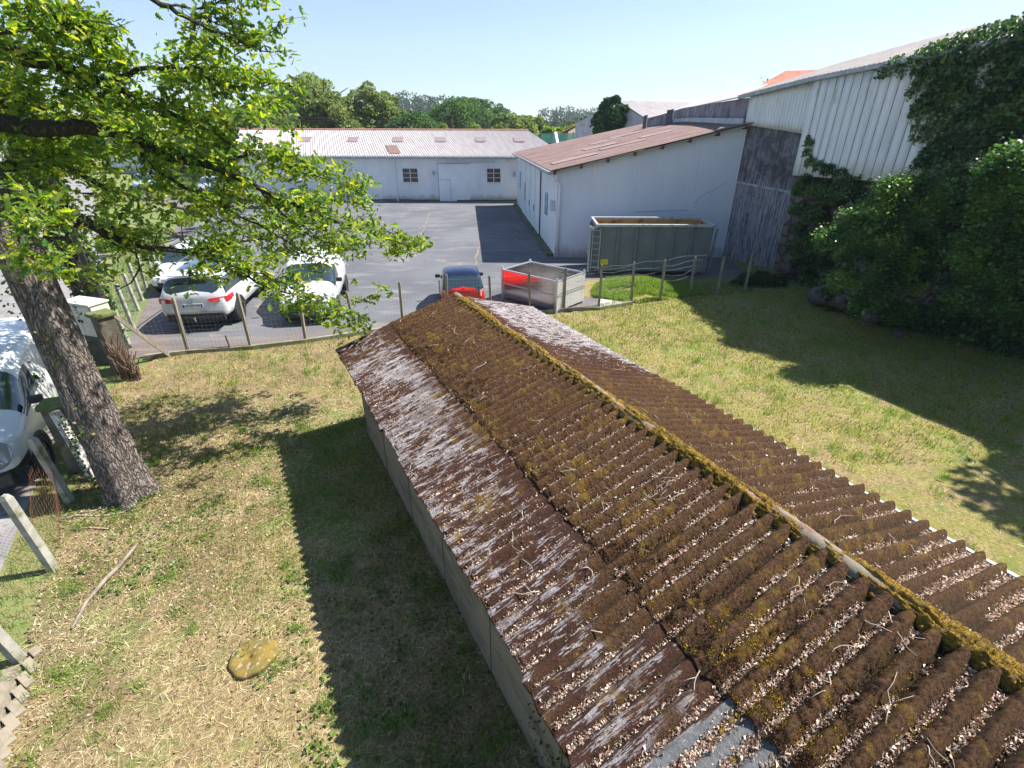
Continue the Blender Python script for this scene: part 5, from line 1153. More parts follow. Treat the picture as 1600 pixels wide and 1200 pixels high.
barkm=bark('furrowed oak bark',(.3,.235,.205),(.05,.036,.03),(.42,.37,.33)); barkd=bark('dark mossy branch bark',(.07,.055,.042),(.02,.016,.013),(.12,.1,.05))
def trunkmesh(name,path,rad,m,parent,n=40,steps=70,seed=3):
    P=np.array([list(p) for p in path],float); t=np.linspace(0,1,len(P)); tt=np.linspace(0,1,steps); C=np.stack([np.interp(tt,t,P[:,k]) for k in range(3)],1)
    # soften the polyline
    for _ in range(6): C[1:-1]=(C[:-2]+2*C[1:-1]+C[2:])/4
    r=np.interp(tt,t,rad); a=np.linspace(0,2*np.pi,n,endpoint=False); A_,T_=np.meshgrid(a,tt)
    z=C[:,2][:,None]+0*A_
    rr=r[:,None]*(1+.07*np.sin(3*A_+z*1.1)+.05*np.sin(5*A_-z*.7+1)+.11*(vn(A_*n/2/np.pi*.55,z*3,seed)-.5)); rr[:,:]=rr
    flare=1+.4*np.exp(-z/.16)*(.6+.4*np.sin(5*A_+.5)); rr=rr*np.where(z<1.2,flare,1)
    V=np.stack([C[:,0][:,None]+rr*np.cos(A_),C[:,1][:,None]+rr*np.sin(A_),z],-1).reshape(-1,3)
    i=np.arange(steps-1)[:,None]*n+np.arange(n)[None]; j=np.arange(steps-1)[:,None]*n+(np.arange(n)[None]+1)%n
    Fq=np.stack([i,j,j+n,i+n],-1).reshape(-1,4); return meshnp(name,V,Fq,m,parent,world=True,smooth=True)
oak=thing('oak_tree','big oak with furrowed trunk and leafy limbs reaching over the left of the picture','tree',(-6.06,6.23,0))
trunkmesh('trunk',[(-6.06,6.23,-.1),(-6.1,6.25,1.2),(-6.16,6.3,2.6),(-6.3,6.4,3.8),(-6.55,6.5,5.2),(-6.8,6.6,7.5),(-6.7,6.7,9.5)],[.32,.27,.245,.235,.22,.18,.1],barkm,oak)
LV=[];TW=MB()
def limb(pts,r0,r1,name='limb',n=9,m=barkd):
    P=[]; 
    for i in range(len(pts)-1):
        for t in (0,.25,.5,.75): P.append(Vector(pts[i]).lerp(Vector(pts[i+1]),t))
    P.append(Vector(pts[-1]))
    for _ in range(2): P=[P[0]]+[(P[i-1]+P[i]*2+P[i+1])/4 for i in range(1,len(P)-1)]+[P[-1]]
    P=[p+Vector((random.gauss(0,.012),random.gauss(0,.012),random.gauss(0,.012))) for p in P]
    k=len(P); rad=[r0+(r1-r0)*(i/(k-1))**.8 for i in range(k)]
    mb=MB(); mb.tube(P,rad,n); mb.build(name,m,oak,True,True); return P,rad
def clump(c,R_,N,flat=.55,colbias=0):
    d=rng.normal(size=(N,3)); d/=np.linalg.norm(d,axis=1)[:,None]; r=R_*rng.random(N)**.45
    q=np.array(c)+d*r[:,None]*np.array((1,1,flat)); LV.append(q); return q
def sprays(P,t0,dens,spread,N,up=.15,Rc=.2,down=0.0,xb=0.):
    # side twigs with leaf clusters along a limb
    L_=sum((P[i+1]-P[i]).length for i in range(len(P)-1)); cnt=int(L_*dens)
    for k in range(cnt):
        t=t0+(1-t0)*random.random(); i=min(int(t*(len(P)-1)),len(P)-2); p=P[i].lerp(P[i+1],random.random()); d=(P[i+1]-P[i]).normalized()
        s=Vector((random.gauss(xb,1),random.gauss(0,1),random.gauss(up,.55)-down)); s=(s+d*.7).normalized(); ln=spread*random.uniform(.4,1.15)*(1.15-.45*t)
        mid=p+s*ln*.55+Vector((0,0,.05)); e=p+s*ln+Vector((random.gauss(0,.05),random.gauss(0,.05),-.04))
        TW.tube([p,mid,e],[.009,.006,.003],4)
        for q in range(random.randint(2,3)):
            w=e+Vector((random.gauss(0,.12),random.gauss(0,.12),random.gauss(0,.07))); TW.tube([mid,w],[.004,.002],3,False); clump(w,Rc,max(3,int(N*random.uniform(.6,1.5)/2)))
        clump(mid,Rc*.8,N//4)
def IM(pts,ys):
    return [aty(x,y,Y_) for (x,y),Y_ in zip(pts,np.linspace(ys[0],ys[1],len(pts)))]
T=lambda z: Vector((-6.1-.16*z*.5,6.25+.05*z,z))
L1,_=limb([T(5.4)]+IM([(60,205),(140,199),(205,212),(262,248),(345,262),(430,308),(520,343),(590,368),(640,384)],(6.8,9.4)),.12,.008)
sprays(L1,.3,9,.5,26); 
L1b,_=limb([L1[int(len(L1)*.5)]]+IM([(330,262),(400,235),(450,250),(505,280),(560,300)],(8.0,9.8)),.03,.006,'branch',7); sprays(L1b,.1,11,.42,24)
L1c,_=limb([L1[int(len(L1)*.6)]]+IM([(410,300),(450,345),(505,380),(545,390)],(8.4,9.2)),.025,.005,'branch',7); sprays(L1c,.1,9,.35,20)
L2,_=limb([T(6.6)]+IM([(20,88),(80,98),(130,118),(185,138),(230,165),(300,190),(370,230)],(6.6,8.2)),.12,.015); sprays(L2,.15,10,.5,26)
L2b,_=limb([L2[9]]+IM([(100,115),(132,142),(140,160)],(6.8,7.0)),.04,.02,'branch',7); sprays(L2b,.3,6,.35,18)
L3,_=limb([L2[14]]+IM([(240,105),(300,108),(350,135),(400,136),(440,130)],(7.4,8.6)),.035,.006,'branch',7); sprays(L3,.1,13,.45,26)
L3b,_=limb([L3[8]]+IM([(330,105),(370,85),(410,60),(440,40)],(8.0,8.6)),.015,.003,'branch',6); sprays(L3b,.2,4,.3,12)
L4,_=limb([T(8.2)]+IM([(0,-25),(50,5),(100,37),(125,48),(150,67)],(6.4,7.0)),.05,.008,'branch',7); sprays(L4,.3,8,.3,16)
TW.tube(IM([(104,38),(118,30),(150,34),(176,38),(185,42),(210,32)],(6.8,7.0)),[.011,.01,.009,.008,.004,.002],5)
L5,_=limb([T(9.3)]+IM([(160,-60),(240,0),(290,26),(340,50),(378,68),(405,78),(465,82)],(6.4,7.6)),.045,.003,'branch',7); sprays(L5[8:],.3,5,.25,14)
L5b,_=limb([L5[14]]+IM([(330,33),(370,45),(410,55)],(7.2,7.5)),.012,.004,'branch',6); sprays(L5b,.1,9,.3,18,Rc=.14)
L5c,_=limb([L5[10]]+IM([(330,12),(370,-8),(430,-30)],(7.2,7.5)),.012,.004,'branch',6); sprays(L5c,.1,10,.32,20)
L6,_=limb([T(4.0)]+IM([(55,300),(110,330),(165,368),(230,388),(300,392),(370,380),(450,368)],(6.7,8.2)),.1,.01); sprays(L6,.25,6,.45,18)
L6b,_=limb([L6[15]]+IM([(330,400),(375,430),(430,452),(470,462),(520,488),(545,498)],(7.4,8.3)),.03,.006,'branch',7); sprays(L6b,.1,8,.36,18)
L6c,_=limb([L6[15]]+IM([(300,395),(350,412),(400,425),(440,440),(480,470),(500,470)],(7.4,7.9)),.025,.005,'branch',7); sprays(L6c,.2,7,.35,18)
for (x,y,Rc,N) in ((515,505,.14,18),(530,518,.08,10),(555,470,.12,26),(560,495,.1,18),(553,440,.08,12),(585,462,.1,18),(592,445,.06,8),(606,452,.07,12),(615,458,.04,5),(500,480,.13,14),(565,512,.05,6),(575,470,.08,12)):
    clump(aty(x,y,8.35),Rc,N)
TW.tube(IM([(520,488),(545,497),(558,470),(585,462),(612,457)],(8.3,8.4)),[.007,.006,.005,.004,.002],4)
TW.tube(IM([(505,400),(560,388),(600,372),(640,380)],(9.0,9.4)),[.006,.005,.004,.003],4)
L7,_=limb([T(3.2)]+IM([(75,345),(120,350),(165,352),(190,362)],(6.8,7.4)),.06,.015,'branch',7); sprays(L7,.1,6,.4,16)
L8,_=limb([T(4.8)]+IM([(40,262),(90,250),(150,290),(220,310),(300,330),(370,350)],(6.8,9.6)),.07,.01); sprays(L8,.15,7,.5,20)
L9,_=limb([L1[12]]+IM([(230,255),(300,300),(360,330),(420,360),(480,400),(520,405)],(7.6,9.8)),.035,.006,'branch',7); sprays(L9,.15,7,.42,18)
L10,_=limb([T(5.6)]+IM([(30,170),(100,165),(200,175),(280,205)],(7.2,9.8)),.06,.01); sprays(L10,.1,10,.5,24)
TW.tube(IM([(175,380),(212,395),(218,420),(205,442),(180,455)],(7.2,7.2)),[.02,.017,.014,.01,.006],6)
TW.tube(IM([(335,262),(390,280),(400,285)],(7.6,7.8)),[.008,.006,.003],4)
for (x,y) in ((30,120),(60,130),(20,60),(60,75),(90,70),(0,330),(30,370),(90,300),(150,310),(50,240),(20,210),(130,240),(200,290),(260,330),(330,180),(380,170),(420,185),(350,205),(300,155),(260,130),(430,200),(250,280),(310,300),(130,410),(170,425),(60,420),(240,425),(290,420),(150,370),(200,345)):
    Y_=random.uniform(6.8,9.6)
    for q in range(3 if x<200 else 2): clump(aty(x+random.uniform(-28,28),y+random.uniform(-20,20),Y_+random.uniform(-.4,.4)),.22,26)
for (x0_,x1_,y0_,y1_,n_) in ((0,400,80,250,24),(0,220,200,400,20),(250,440,230,300,4),(430,600,290,380,10),(0,110,180,360,16)):
    for q in range(n_): clump(aty(random.uniform(x0_,x1_),random.uniform(y0_,y1_),random.uniform(6.6,9.2)),random.uniform(.16,.3),24)
for q in range(24): clump(aty(random.uniform(0,105),random.uniform(290,440),random.uniform(5.2,5.8)),.16,16)
for q in range(60): clump(Vector((random.uniform(-5.2,-2.4),random.uniform(8.8,10.2),random.uniform(2.9,4.6))),.24,20)
# upper crown above and behind the frame: limbs in several directions
for k in range(15):
    a=random.uniform(0,6.28); z0=random.uniform(5.5,9.0); b=T(z0); ln=random.uniform(2.4,4.2); e=b+Vector((math.cos(a)*ln,math.sin(a)*ln,random.uniform(.4,2.2)))
    if e.y<5.2 and e.x>-7: e.z+=2.5
    if e.x>-5 and e.y>5 : e.z=max(e.z,8.6)
    P_,_=limb([b,b.lerp(e,.5)+Vector((0,0,.3)),e],.06,.01,'limb',6); sprays(P_,.3,7,.6,26)
# branches low on the road side, dappling the parked van
for (a_,b_) in (((-7.6,7.2,4.4),(-5.4,9.6,5.2)),((-6.4,4.6,5.6),(-4.9,7.2,6.3)),((-6.8,8.4,5.2),(-6.3,11,5.4))):
    P_,_=limb([T(4.6),Vector(a_),Vector(b_)],.05,.01,'limb',6); sprays(P_,.2,8,.55,26)
TW.build('twigs',barkd,oak,True)
leafP=np.concatenate(LV); 
# keep the strip of sky and the trunk readable
OAKL=leafmat('oak leaf',.58,.42,tt=(1.6,1.55,.4))
oc=[(.15,.25,.04),(.2,.3,.045),(.1,.19,.04),(.27,.35,.05),(.35,.38,.06),(.07,.15,.045)]
o=leafobj('crown',leafP,rng.uniform(.055,.135,len(leafP)),OAKL,oc,oak,OAK,OAKF,.55,jit=.2); print('oak leaves',len(leafP))
# ivy on the trunk and suckers
P=[];
for k in range(1500):
    z=random.uniform(.1,4.5)**1.0; a=random.gauss(-2.2,.5) if z<2.2 else random.gauss(-.6,.8); c=T(z); r=.33+random.uniform(0,.07)
    if vn(np.array([z*2.2]),np.array([a*2.]),8)[0]<.5: continue
    P.append((c.x+math.cos(a)*r,c.y+math.sin(a)*r,z))
leafobj('trunk_ivy',np.array(P),rng.uniform(.03,.06,len(P)),GREENLEAF,[(.05,.1,.02),(.18,.16,.02),(.03,.07,.02)],oak,IVY,IVYF,.2)
iv=thing('tree','dark ivy-covered trunk standing just behind the big oak','tree',(-10.6,12.1,0))
trunkmesh('trunk',[(-10.6,12.1,-.1),(-10.6,12.1,3),(-10.7,12.2,6),(-10.8,12.3,8.5)],[.3,.26,.24,.14],barkd,iv,24,40)
P=[]
for k in range(3200):
    z=random.uniform(.2,7); a=random.uniform(0,6.28); r=.28+random.uniform(0,.12); P.append((-10.62+math.cos(a)*r,12.15+math.sin(a)*r,z))
leafobj('ivy',np.array(P),rng.uniform(.06,.11,len(P)),GREENLEAF,[(.025,.055,.015),(.04,.09,.02)],iv,IVY,IVYF,.2)
mb=MB()
for k in range(3): mb.tube([(-10.25+.05*k,11.85,0),(-10.28+.05*k,11.9,4.5),(-10.2,11.9,7)],.018,5)
mb.build('cable',dark_gap,iv,True)
P=[]
for k in range(900):
    c=random.choice(((-10.5,12.3,8),(-11.2,12.5,7.2),(-9.8,12.3,7.6),(-10.6,12.8,8.8))); v=rng.normal(size=3); v/=np.linalg.norm(v); P.append(np.array(c)+v*random.random()**.4*np.array((.9,.9,.6)))
leafobj('crown',np.array(P),rng.uniform(.1,.16,len(P)),OAKL,oc[:3],iv,IVY,IVYF,.3)
# ================================================================== TREES BEYOND
FOL=leafmat('distant foliage',.5,.6,tt=(1.2,1.25,.6))
def crownpts(blobs,N):
    w=np.array([b[3]**2 for b in blobs]); w/=w.sum(); idx=rng.choice(len(blobs),N,p=w); B_=np.array(blobs)[idx]
    d=rng.normal(size=(N,3)); d/=np.linalg.norm(d,axis=1)[:,None]; d[:,2]=np.where(d[:,2]<-.5,-d[:,2],d[:,2])
    r=B_[:,3]*(.62+.42*rng.random(N)**.6); r*=1+.25*(vn(d[:,0]*3+B_[:,0],d[:,2]*3+B_[:,2],5)-.5)
    return B_[:,:3]+d*r[:,None]*np.array((1,1,.85))
def tree(x,y,h,w,cols,label,N=4500,leaf=.4,tall=1.0,trunkh=None,name='tree',seed=0,sub=26,cat='tree'):
    t=thing(name,label,cat,(x,y,0)); rr=random.Random(seed*77+int(x*10)); th=trunkh or h*.28
    mb=MB(); mb.tube([(0,0,-.2),(0,0,th),(0.1*w,0,h*.75)],[w*.045+.06,w*.035+.05,.05],8)
    for k in range(7):
        a=rr.uniform(0,6.28); z=rr.uniform(th*.8,h*.7); mb.tube([(0,0,z),(math.cos(a)*w*.2,math.sin(a)*w*.2,z+h*.1),(math.cos(a)*w*.36,math.sin(a)*w*.36,z+h*.17)],[.1,.07,.03],5)
    mb.build('trunk',barkd,t)
    bl=[]
    for k in range(sub):
        u=rr.random(); z=th+(h-th)*u*.94; pr=math.sin(math.pi*(.12+.84*u**(.8*tall)))**.7; a=rr.uniform(0,6.28); q=w*.5*pr*rr.uniform(.35,.8); rad=w*rr.uniform(.1,.2)*(.6+.6*pr)
        bl.append((math.cos(a)*q,math.sin(a)*q,min(z,h-rad*.8),rad))
    P=crownpts(bl,N); tone=vn(P[:,0]*.9/ (w*.12)+5,P[:,2]*.9/(w*.12),7)
    c=np.asarray(cols); ci=np.clip((tone*len(c)*1.1+rng.normal(0,.5,N)).astype(int),0,len(c)-1); col=c[ci]*(1+rng.normal(0,.18,(N,1)))
    leafobj('crown',P,rng.uniform(leaf*.6,leaf*1.3,N),FOL,None,t,RH,RHF,.4,world=False,colv=np.clip(col,.005,1)); return t
G1=[(.12,.18,.055),(.19,.25,.08),(.26,.31,.12)]; G2=[(.055,.12,.045),(.085,.165,.055),(.12,.21,.07)]; G3=[(.13,.21,.045),(.2,.29,.06),(.25,.33,.08)]; GB=[(.05,.11,.055),(.08,.15,.075)]
def ptree(px,topy,Y_,w,cols,label,**k):
    q=aty(px,topy,Y_); return tree(q.x,Y_,q.z,w,cols,label,**k)
gp='trees in a belt behind the warehouse'
specs=[(415,150,62,7,G1,'tall pale green plane tree half hidden by the oak leaves, leftmost of the belt'),(455,130,66,8,G1,'pale plane tree rising just right of the oak crown tip'),(497,113,68,9,G1,'tallest pale plane tree behind the warehouse, with a broad rounded top'),(530,140,66,6,G1,'narrow plane tree on the right shoulder of the tallest one'),
(575,128,68,7,G1,'pointed plane tree standing alone left of the sky gap'),(603,140,70,5,G1,'slim twin-topped plane tree right beside the pointed one'),(650,176,64,8,G2,'low dark evergreen with a rounded crown behind the thin pole'),(720,152,84,11,G2,'big dark green tree with a broad crown, left half of the middle clump'),(752,156,88,10,GB,'dark tree forming the right half of the middle clump'),(778,162,92,4,GB,'slim feathery tree with open top sticking out of the belt'),
(690,168,90,9,G2,'dark tree behind the evergreen, left of the middle clump'),(800,178,72,8,G1,'olive green tree above the warehouse ridge end'),(835,182,78,7,G1,'mid green tree right of the warehouse ridge'),(868,196,66,5,G3,'bright light green bush tree behind the green fence'),(900,194,74,6,G3,'bright loose tree between the green fence and the small stone house'),
(560,196,56,3.2,G3,'small yellow green bush just over the warehouse roof'),(690,192,56,2.4,G3,'yellow pointed bush left of the thin pole'),(742,194,56,3,G3,'yellow green bush right of the thin pole'),(625,180,75,7,G1,'green tree filling the gap below the distant hill'),(540,165,80,9,G1,'green tree standing back between the two plane tree groups'),
(380,170,60,8,G1,'tree seen through the oak leaves above the warehouse left end'),(330,185,66,10,G1,'broad tree seen through the oak leaves near the distant house'),(270,205,72,10,G2,'dark tree behind the white gabled house'),(150,190,78,12,G2,'dark tree beyond the road seen under the oak limb'),(40,200,70,10,G2,'dark tree beyond the road at the far left')]
for i,s_ in enumerate(specs):
    t=ptree(s_[0],s_[1],s_[2],s_[3],s_[4],s_[5],N=int(7000+s_[3]*700),leaf=.33 if s_[3]>4 else .2,seed=i,sub=int(18+s_[3]*2.2)); t['group']=gp
ptree(1190,116,62,4,G2,'sparse little tree top peeking over the tiled house roof',N=420,leaf=.3,seed=50)
# dark hedge belt under them, and bushes by the road
def bush(x,y,w,d,h,cols,label,N,leaf,name='bush',m=FOL,tm_=RH,tf=RHF,cat='bush',blobs=14):
    t=thing(name,label,cat,(x,y,0)); bl=[]
    for k in range(blobs):
        a=random.uniform(-1,1);b=random.uniform(-1,1); hh=h*random.uniform(.45,.85)*(1-.35*max(abs(a),abs(b))); bl.append((a*w*.42,b*d*.42,hh*.75,hh*.45))
    P=crownpts(bl,N); P[:,2]=np.abs(P[:,2]); 
    mb=MB()
    for k in range(6): a=random.uniform(0,6.28); mb.tube([(0,0,0),(math.cos(a)*w*.15,math.sin(a)*d*.15,h*.4),(math.cos(a)*w*.3,math.sin(a)*d*.3,h*.7)],[.03,.02,.01],5)
    mb.build('stems',barkd,t)
    tone=vn(P[:,0]*2.1,P[:,2]*2.1+P[:,1],9); c=np.asarray(cols); ci=np.clip((tone*len(c)*1.1+rng.normal(0,.4,N)).astype(int),0,len(c)-1)
    leafobj('foliage',P,rng.uniform(leaf*.6,leaf*1.3,N),m,None,t,tm_,tf,.4,world=False,colv=np.clip(c[ci]*(1+rng.normal(0,.2,(N,1))),.004,1)); return t
bush(-24,50,18,3,3.2,G1,'long green hedge beside the far car left of the warehouse',5000,.3)
bush(-17.5,27,3,14,1.9,G3,'overgrown bright bush along the verge seen through the oak',5000,.14)
# far wooded hillside: reads as one mass
P=[];C_=[]
def farclump(px,py,Y_,r,col,n):
    c=aty(px,py,Y_); d=rng.normal(size=(n,3)); d/=np.linalg.norm(d,axis=1)[:,None]; P.append(np.array(c)+d*r*(.7+.35*rng.random(n))[:,None]*np.array((1.2,1,.9))); C_.append(np.tile(col,(n,1)))
for (px,py,Y_,r) in ((635,163,380,9),(625,170,370,7),(645,171,370,8),(665,166,400,8),(672,172,380,7),(690,172,360,9),(615,172,330,9),(856,183,420,7),(883,184,430,9),(878,187,420,8),(908,184,480,8),(915,188,450,7),(925,190,430,7),(895,188,440,7),(930,182,560,9)):
    farclump(px,py,Y_,r,(.025,.06,.035),500)
for k in range(150):
    px=random.uniform(600,960); Y_=random.uniform(200,420); py=random.uniform(192,202)+ (2 if px>830 else -6)+random.uniform(-2,4); farclump(px,py,Y_,random.uniform(2.,3.6),random.choice(((.03,.065,.03),(.05,.09,.035),(.04,.08,.035))),160)
for k in range(260):
    px=random.uniform(-400,1900); Y_=random.uniform(300,500)
    if 600<px<980: continue
    farclump(px,random.uniform(188,198),Y_,random.uniform(3,6),random.choice(((.03,.065,.03),(.05,.09,.035))),110)
P=np.concatenate(P); C_=np.concatenate(C_)*(1+rng.normal(0,.2,(sum(len(c) for c in C_),1)))
tag(leafobj('far_wood',P,rng.uniform(1.0,2.4,len(P)),FOL,None,None,RH,RHF,.4,world=False,colv=np.clip(C_,.004,1)),kind='stuff')
# ================================================================== IVY AND BUSHES BY THE BIG WAREHOUSE
IV=leafmat('ivy leaf',.25,.32,tt=(1.2,1.3,.6)); ivc=[(.03,.075,.03),(.05,.115,.04),(.09,.17,.055),(.13,.2,.07)]
def mass(name,blobs,N,leaf,cols,label,cat,m=IV,jag=.25,stems=True,tmpl=IVY,tf=IVYF,up=.3):
    b0=blobs[0]; t=thing(name,label,cat,(b0[0],b0[1],0)); P=crownpts([(b[0]-b0[0],b[1]-b0[1],b[2],b[3]) for b in blobs],N); P=P[P[:,2]>.02]; n=len(P)
    P+=rng.normal(0,jag*.12,(n,3)); tone=vn(P[:,0]*2.4,P[:,2]*2.4+P[:,1]*1.5,12); c=np.asarray(cols); ci=np.clip((tone*len(c)+rng.normal(0,.45,n)).astype(int),0,len(c)-1)
    if stems:
        mb=MB()
        for b in blobs[1:16]: mb.tube([(random.gauss(0,.2),random.gauss(0,.2),0),((b[0]-b0[0])*.5,(b[1]-b0[1])*.5,b[2]*.55),(b[0]-b0[0],b[1]-b0[1],b[2])],[.04,.025,.012],5)
        mb.build('stems',barkd,t)
    leafobj('foliage',P,rng.uniform(leaf*.6,leaf*1.35,n),m,None,t,tmpl,tf,up,world=False,colv=np.clip(c[ci]*(1+rng.normal(0,.22,(n,1))),.003,1)); return t
def B(px,py,Y_,r): q=aty(px,py,Y_); return (q.x,q.y,q.z,r)
# curtain of ivy on the cladding (each blob sits on the wall line)
def BW(px,py,r,off=.3):
    rr=ray(px,py); best=None
    for a,b in ((P1,P2),(P2,P3+(P3-P2))):
        a=np.array(a);b=np.array(b);d=b-a; A_=np.array([[rr[0],-d[0]],[rr[1],-d[1]]])
        try: k,t=np.linalg.solve(A_,a)
        except Exception: continue
        if k>0 and (-.3<=t<=1.02): best=k; break
    k=best*(1-off/17.) if best else 14.
    return (rr[0]*k,rr[1]*k,CAMH+rr[2]*k,r)
def wally(px):   # distance along +Y of the wall at pixel column px (near mid height)
    return float(np.interp(px,[1200,1262,1300,1350,1420,1500,1600,1750],[20.6,20.2,19.2,18.0,16.6,15.2,13.8,12.2]))
bl=[]
outline=[(1400,108,.45),(1430,112,.5),(1460,100,.6),(1500,92,.7),(1550,78,.7),(1600,62,.8),(1460,130,.6),(1500,130,.7),(1550,120,.7),(1600,110,.7),(1440,145,.4),(1470,165,.55),(1510,170,.7),(1560,165,.7),(1440,180,.35),(1475,200,.55),(1520,210,.7),(1570,200,.7),(1450,215,.35),(1480,240,.6),(1530,250,.7),(1465,262,.4),(1500,290,.7),(1550,300,.7),(1475,310,.5),(1530,340,.7),(1600,250,.3),(1380,118,.25),(1440,340,.6),(1480,360,.7),(1560,370,.7),(1620,330,.7),(1640,60,.8),(1700,60,.9),(1650,140,.9),(1700,260,1.),(1660,340,1.)]
for x,y,r in outline: y=max(y,138-(x-1290)*.235); bl.append(BW(x,y,min(r*.95,.65),.25))
for k in range(260):
    x=random.uniform(1445,1740); y=random.uniform(142-(x-1290)*.235,440); x+=max(0,(y-230)*.12); bl.append(BW(x,y,random.uniform(.25,.5),.3))
iv1=mass('ivy','',0,0,0,'','') if False else mass('ivy',bl,85000,.1,ivc,'thick dark ivy curtain hanging from the roof edge of the big warehouse','ivy',stems=False)
bl=[BW(x,y,r,.3) for x,y,r in ((1268,225,.22),(1265,240,.22),(1270,255,.25),(1285,262,.28),(1300,268,.3),(1318,275,.3),(1330,282,.22),(1262,285,.35),(1255,300,.35),(1280,300,.45),(1300,310,.5),(1330,305,.45),(1250,330,.35),(1275,340,.5),(1245,360,.3),(1260,380,.45),(1290,370,.5),(1240,390,.25),(1250,410,.35),(1280,410,.5),(1262,440,.4),(1290,450,.45),(1350,330,.5),(1380,330,.5),(1266,215,.12),(1345,278,.12),(1360,285,.1))]
mass('ivy',bl,26000,.085,ivc,'climbing ivy between the stained grey wall and the white cladding','ivy',stems=False)
LB=[(.04,.1,.04),(.075,.17,.055),(.13,.25,.07),(.26,.38,.1)]
def shrub(blobs,N,leaf,cols,label): return mass('shrub',blobs,N,leaf,cols,label,'shrub',leafmat('shrub leaf',.4,.4,tt=(1.3,1.35,.5)) if 'shrub leaf' not in bpy.data.materials else bpy.data.materials['shrub leaf'],.9,False,RH,RHF,.9)
bl=[]
for x,y,r in ((1400,300,.5),(1440,300,.45),(1380,330,.6),(1420,340,.6),(1460,330,.3),(1340,350,.55),(1380,380,.7),(1430,385,.6),(1300,380,.5),(1340,400,.6),(1400,420,.6),(1450,400,.4),(1320,440,.5),(1370,450,.6),(1420,450,.5),(1440,430,.35),(1480,300,.18),(1470,335,.15),(1375,300,.25),(1430,285,.2),(1350,480,.4),(1400,490,.5)): bl.append(B(x,y,13.0,r*.72))
shrub(bl,30000,.085,LB,'light green shrub in front of the ivy wall, left of the big dark shrub')
bl=[]
for x,y,r in ((1580,260,.6),(1620,250,.6),(1560,300,.55),(1600,310,.6),(1540,340,.4),(1590,360,.6),(1520,380,.4),(1570,400,.6),(1610,410,.6),(1530,430,.5),(1500,410,.3),(1580,450,.6),(1540,470,.5),(1600,480,.6),(1650,300,.8),(1680,400,.9),(1650,500,.9),(1545,275,.25),(1500,470,.4)): bl.append(B(x,y,11.3,r*.76))
shrub(bl,30000,.085,LB[:3],'big dark shrub with pale leaf tips at the right edge of the photo')
bl=[]
for x,y,r in ((1300,460,.35),(1340,490,.4),(1390,500,.45),(1440,500,.5),(1480,510,.5),(1520,520,.5),(1560,530,.5),(1600,540,.6),(1470,540,.35),(1510,548,.35),(1430,525,.3),(1650,560,.7),(1550,500,.6),(1490,480,.5)): bl.append(B(x,y,float(np.interp(x,[1300,1400,1500,1600,1700],[15.3,13.7,12.6,11.7,11.])),r*.95))
mass('undergrowth',bl,15000,.1,[(.03,.08,.035),(.05,.12,.04),(.08,.16,.05)],'low dark brambles along the foot of the ivy wall','bramble')
bl=[B(x,y,wally(1210)-2.4,r) for x,y,r in ((1165,440,.35),(1190,440,.42),(1215,442,.35),(1150,448,.28),(1180,452,.4),(1205,452,.35),(1225,455,.25))]
mass('bush',bl,6000,.06,[(.02,.06,.02),(.035,.09,.03)],'low rounded green bush at the foot of the stained grey wall','bush',stems=False)
bl=[]
g=np.array(aty(950,190,43.))
for x,y,r in ((945,170,.5),(962,158,.4),(950,160,.35),(955,178,.8),(940,190,.8),(960,192,.8),(940,205,.7),(955,208,.7),(975,172,.4),(984,182,.3),(972,190,.5)): bl.append(B(x,y,45.5,r*1.0))
mass('ivy',bl,9000,.2,[(.02,.06,.02),(.03,.085,.025),(.045,.11,.03)],'rounded green ivy mass covering the left end of the small gabled shed','ivy',stems=False)
# rubble stones at the foot of the wall
sm_=mat('dusky field stone',(.1,.085,.09),.95,0,(.05,.045,.045),4,.4,.65,.6,18)
for i,(x,y,r,lab) in enumerate(((1282,462,.34,'round dark boulder at the foot of the ivy wall'),(1318,462,.2,'small grey stone right of the round boulder'),(1228,420,.28,'pale rubble stone at the corner of the stained wall'),(1235,445,.22,'low rubble stone below the pale one at the wall corner'),(1362,495,.24,'reddish stone half hidden under the shrub'),(1402,528,.15,'small pale stone at the edge of the brambles'))):
    Y_=wally(x)-(4.0 if x>1250 else 1.4); q=aty(x,y,max(12.6,Y_)); bm=bmesh.new(); bmesh.ops.create_icosphere(bm,subdivisions=3,radius=r)
    for v in bm.verts:
        n=vn(np.array([v.co.x*3/r*.4+i]),np.array([v.co.y*3/r*.4+v.co.z*2/r]),i)[0]; v.co*=(.65+.7*n); v.co.z*=.75
    me=bpy.data.meshes.new('stone'); bm.to_mesh(me); bm.free(); o=link('stone',me,sm_,smooth=True); o.location=(q.x,q.y,max(.05,min(q.z,.5))); tag(o,lab,'stone')
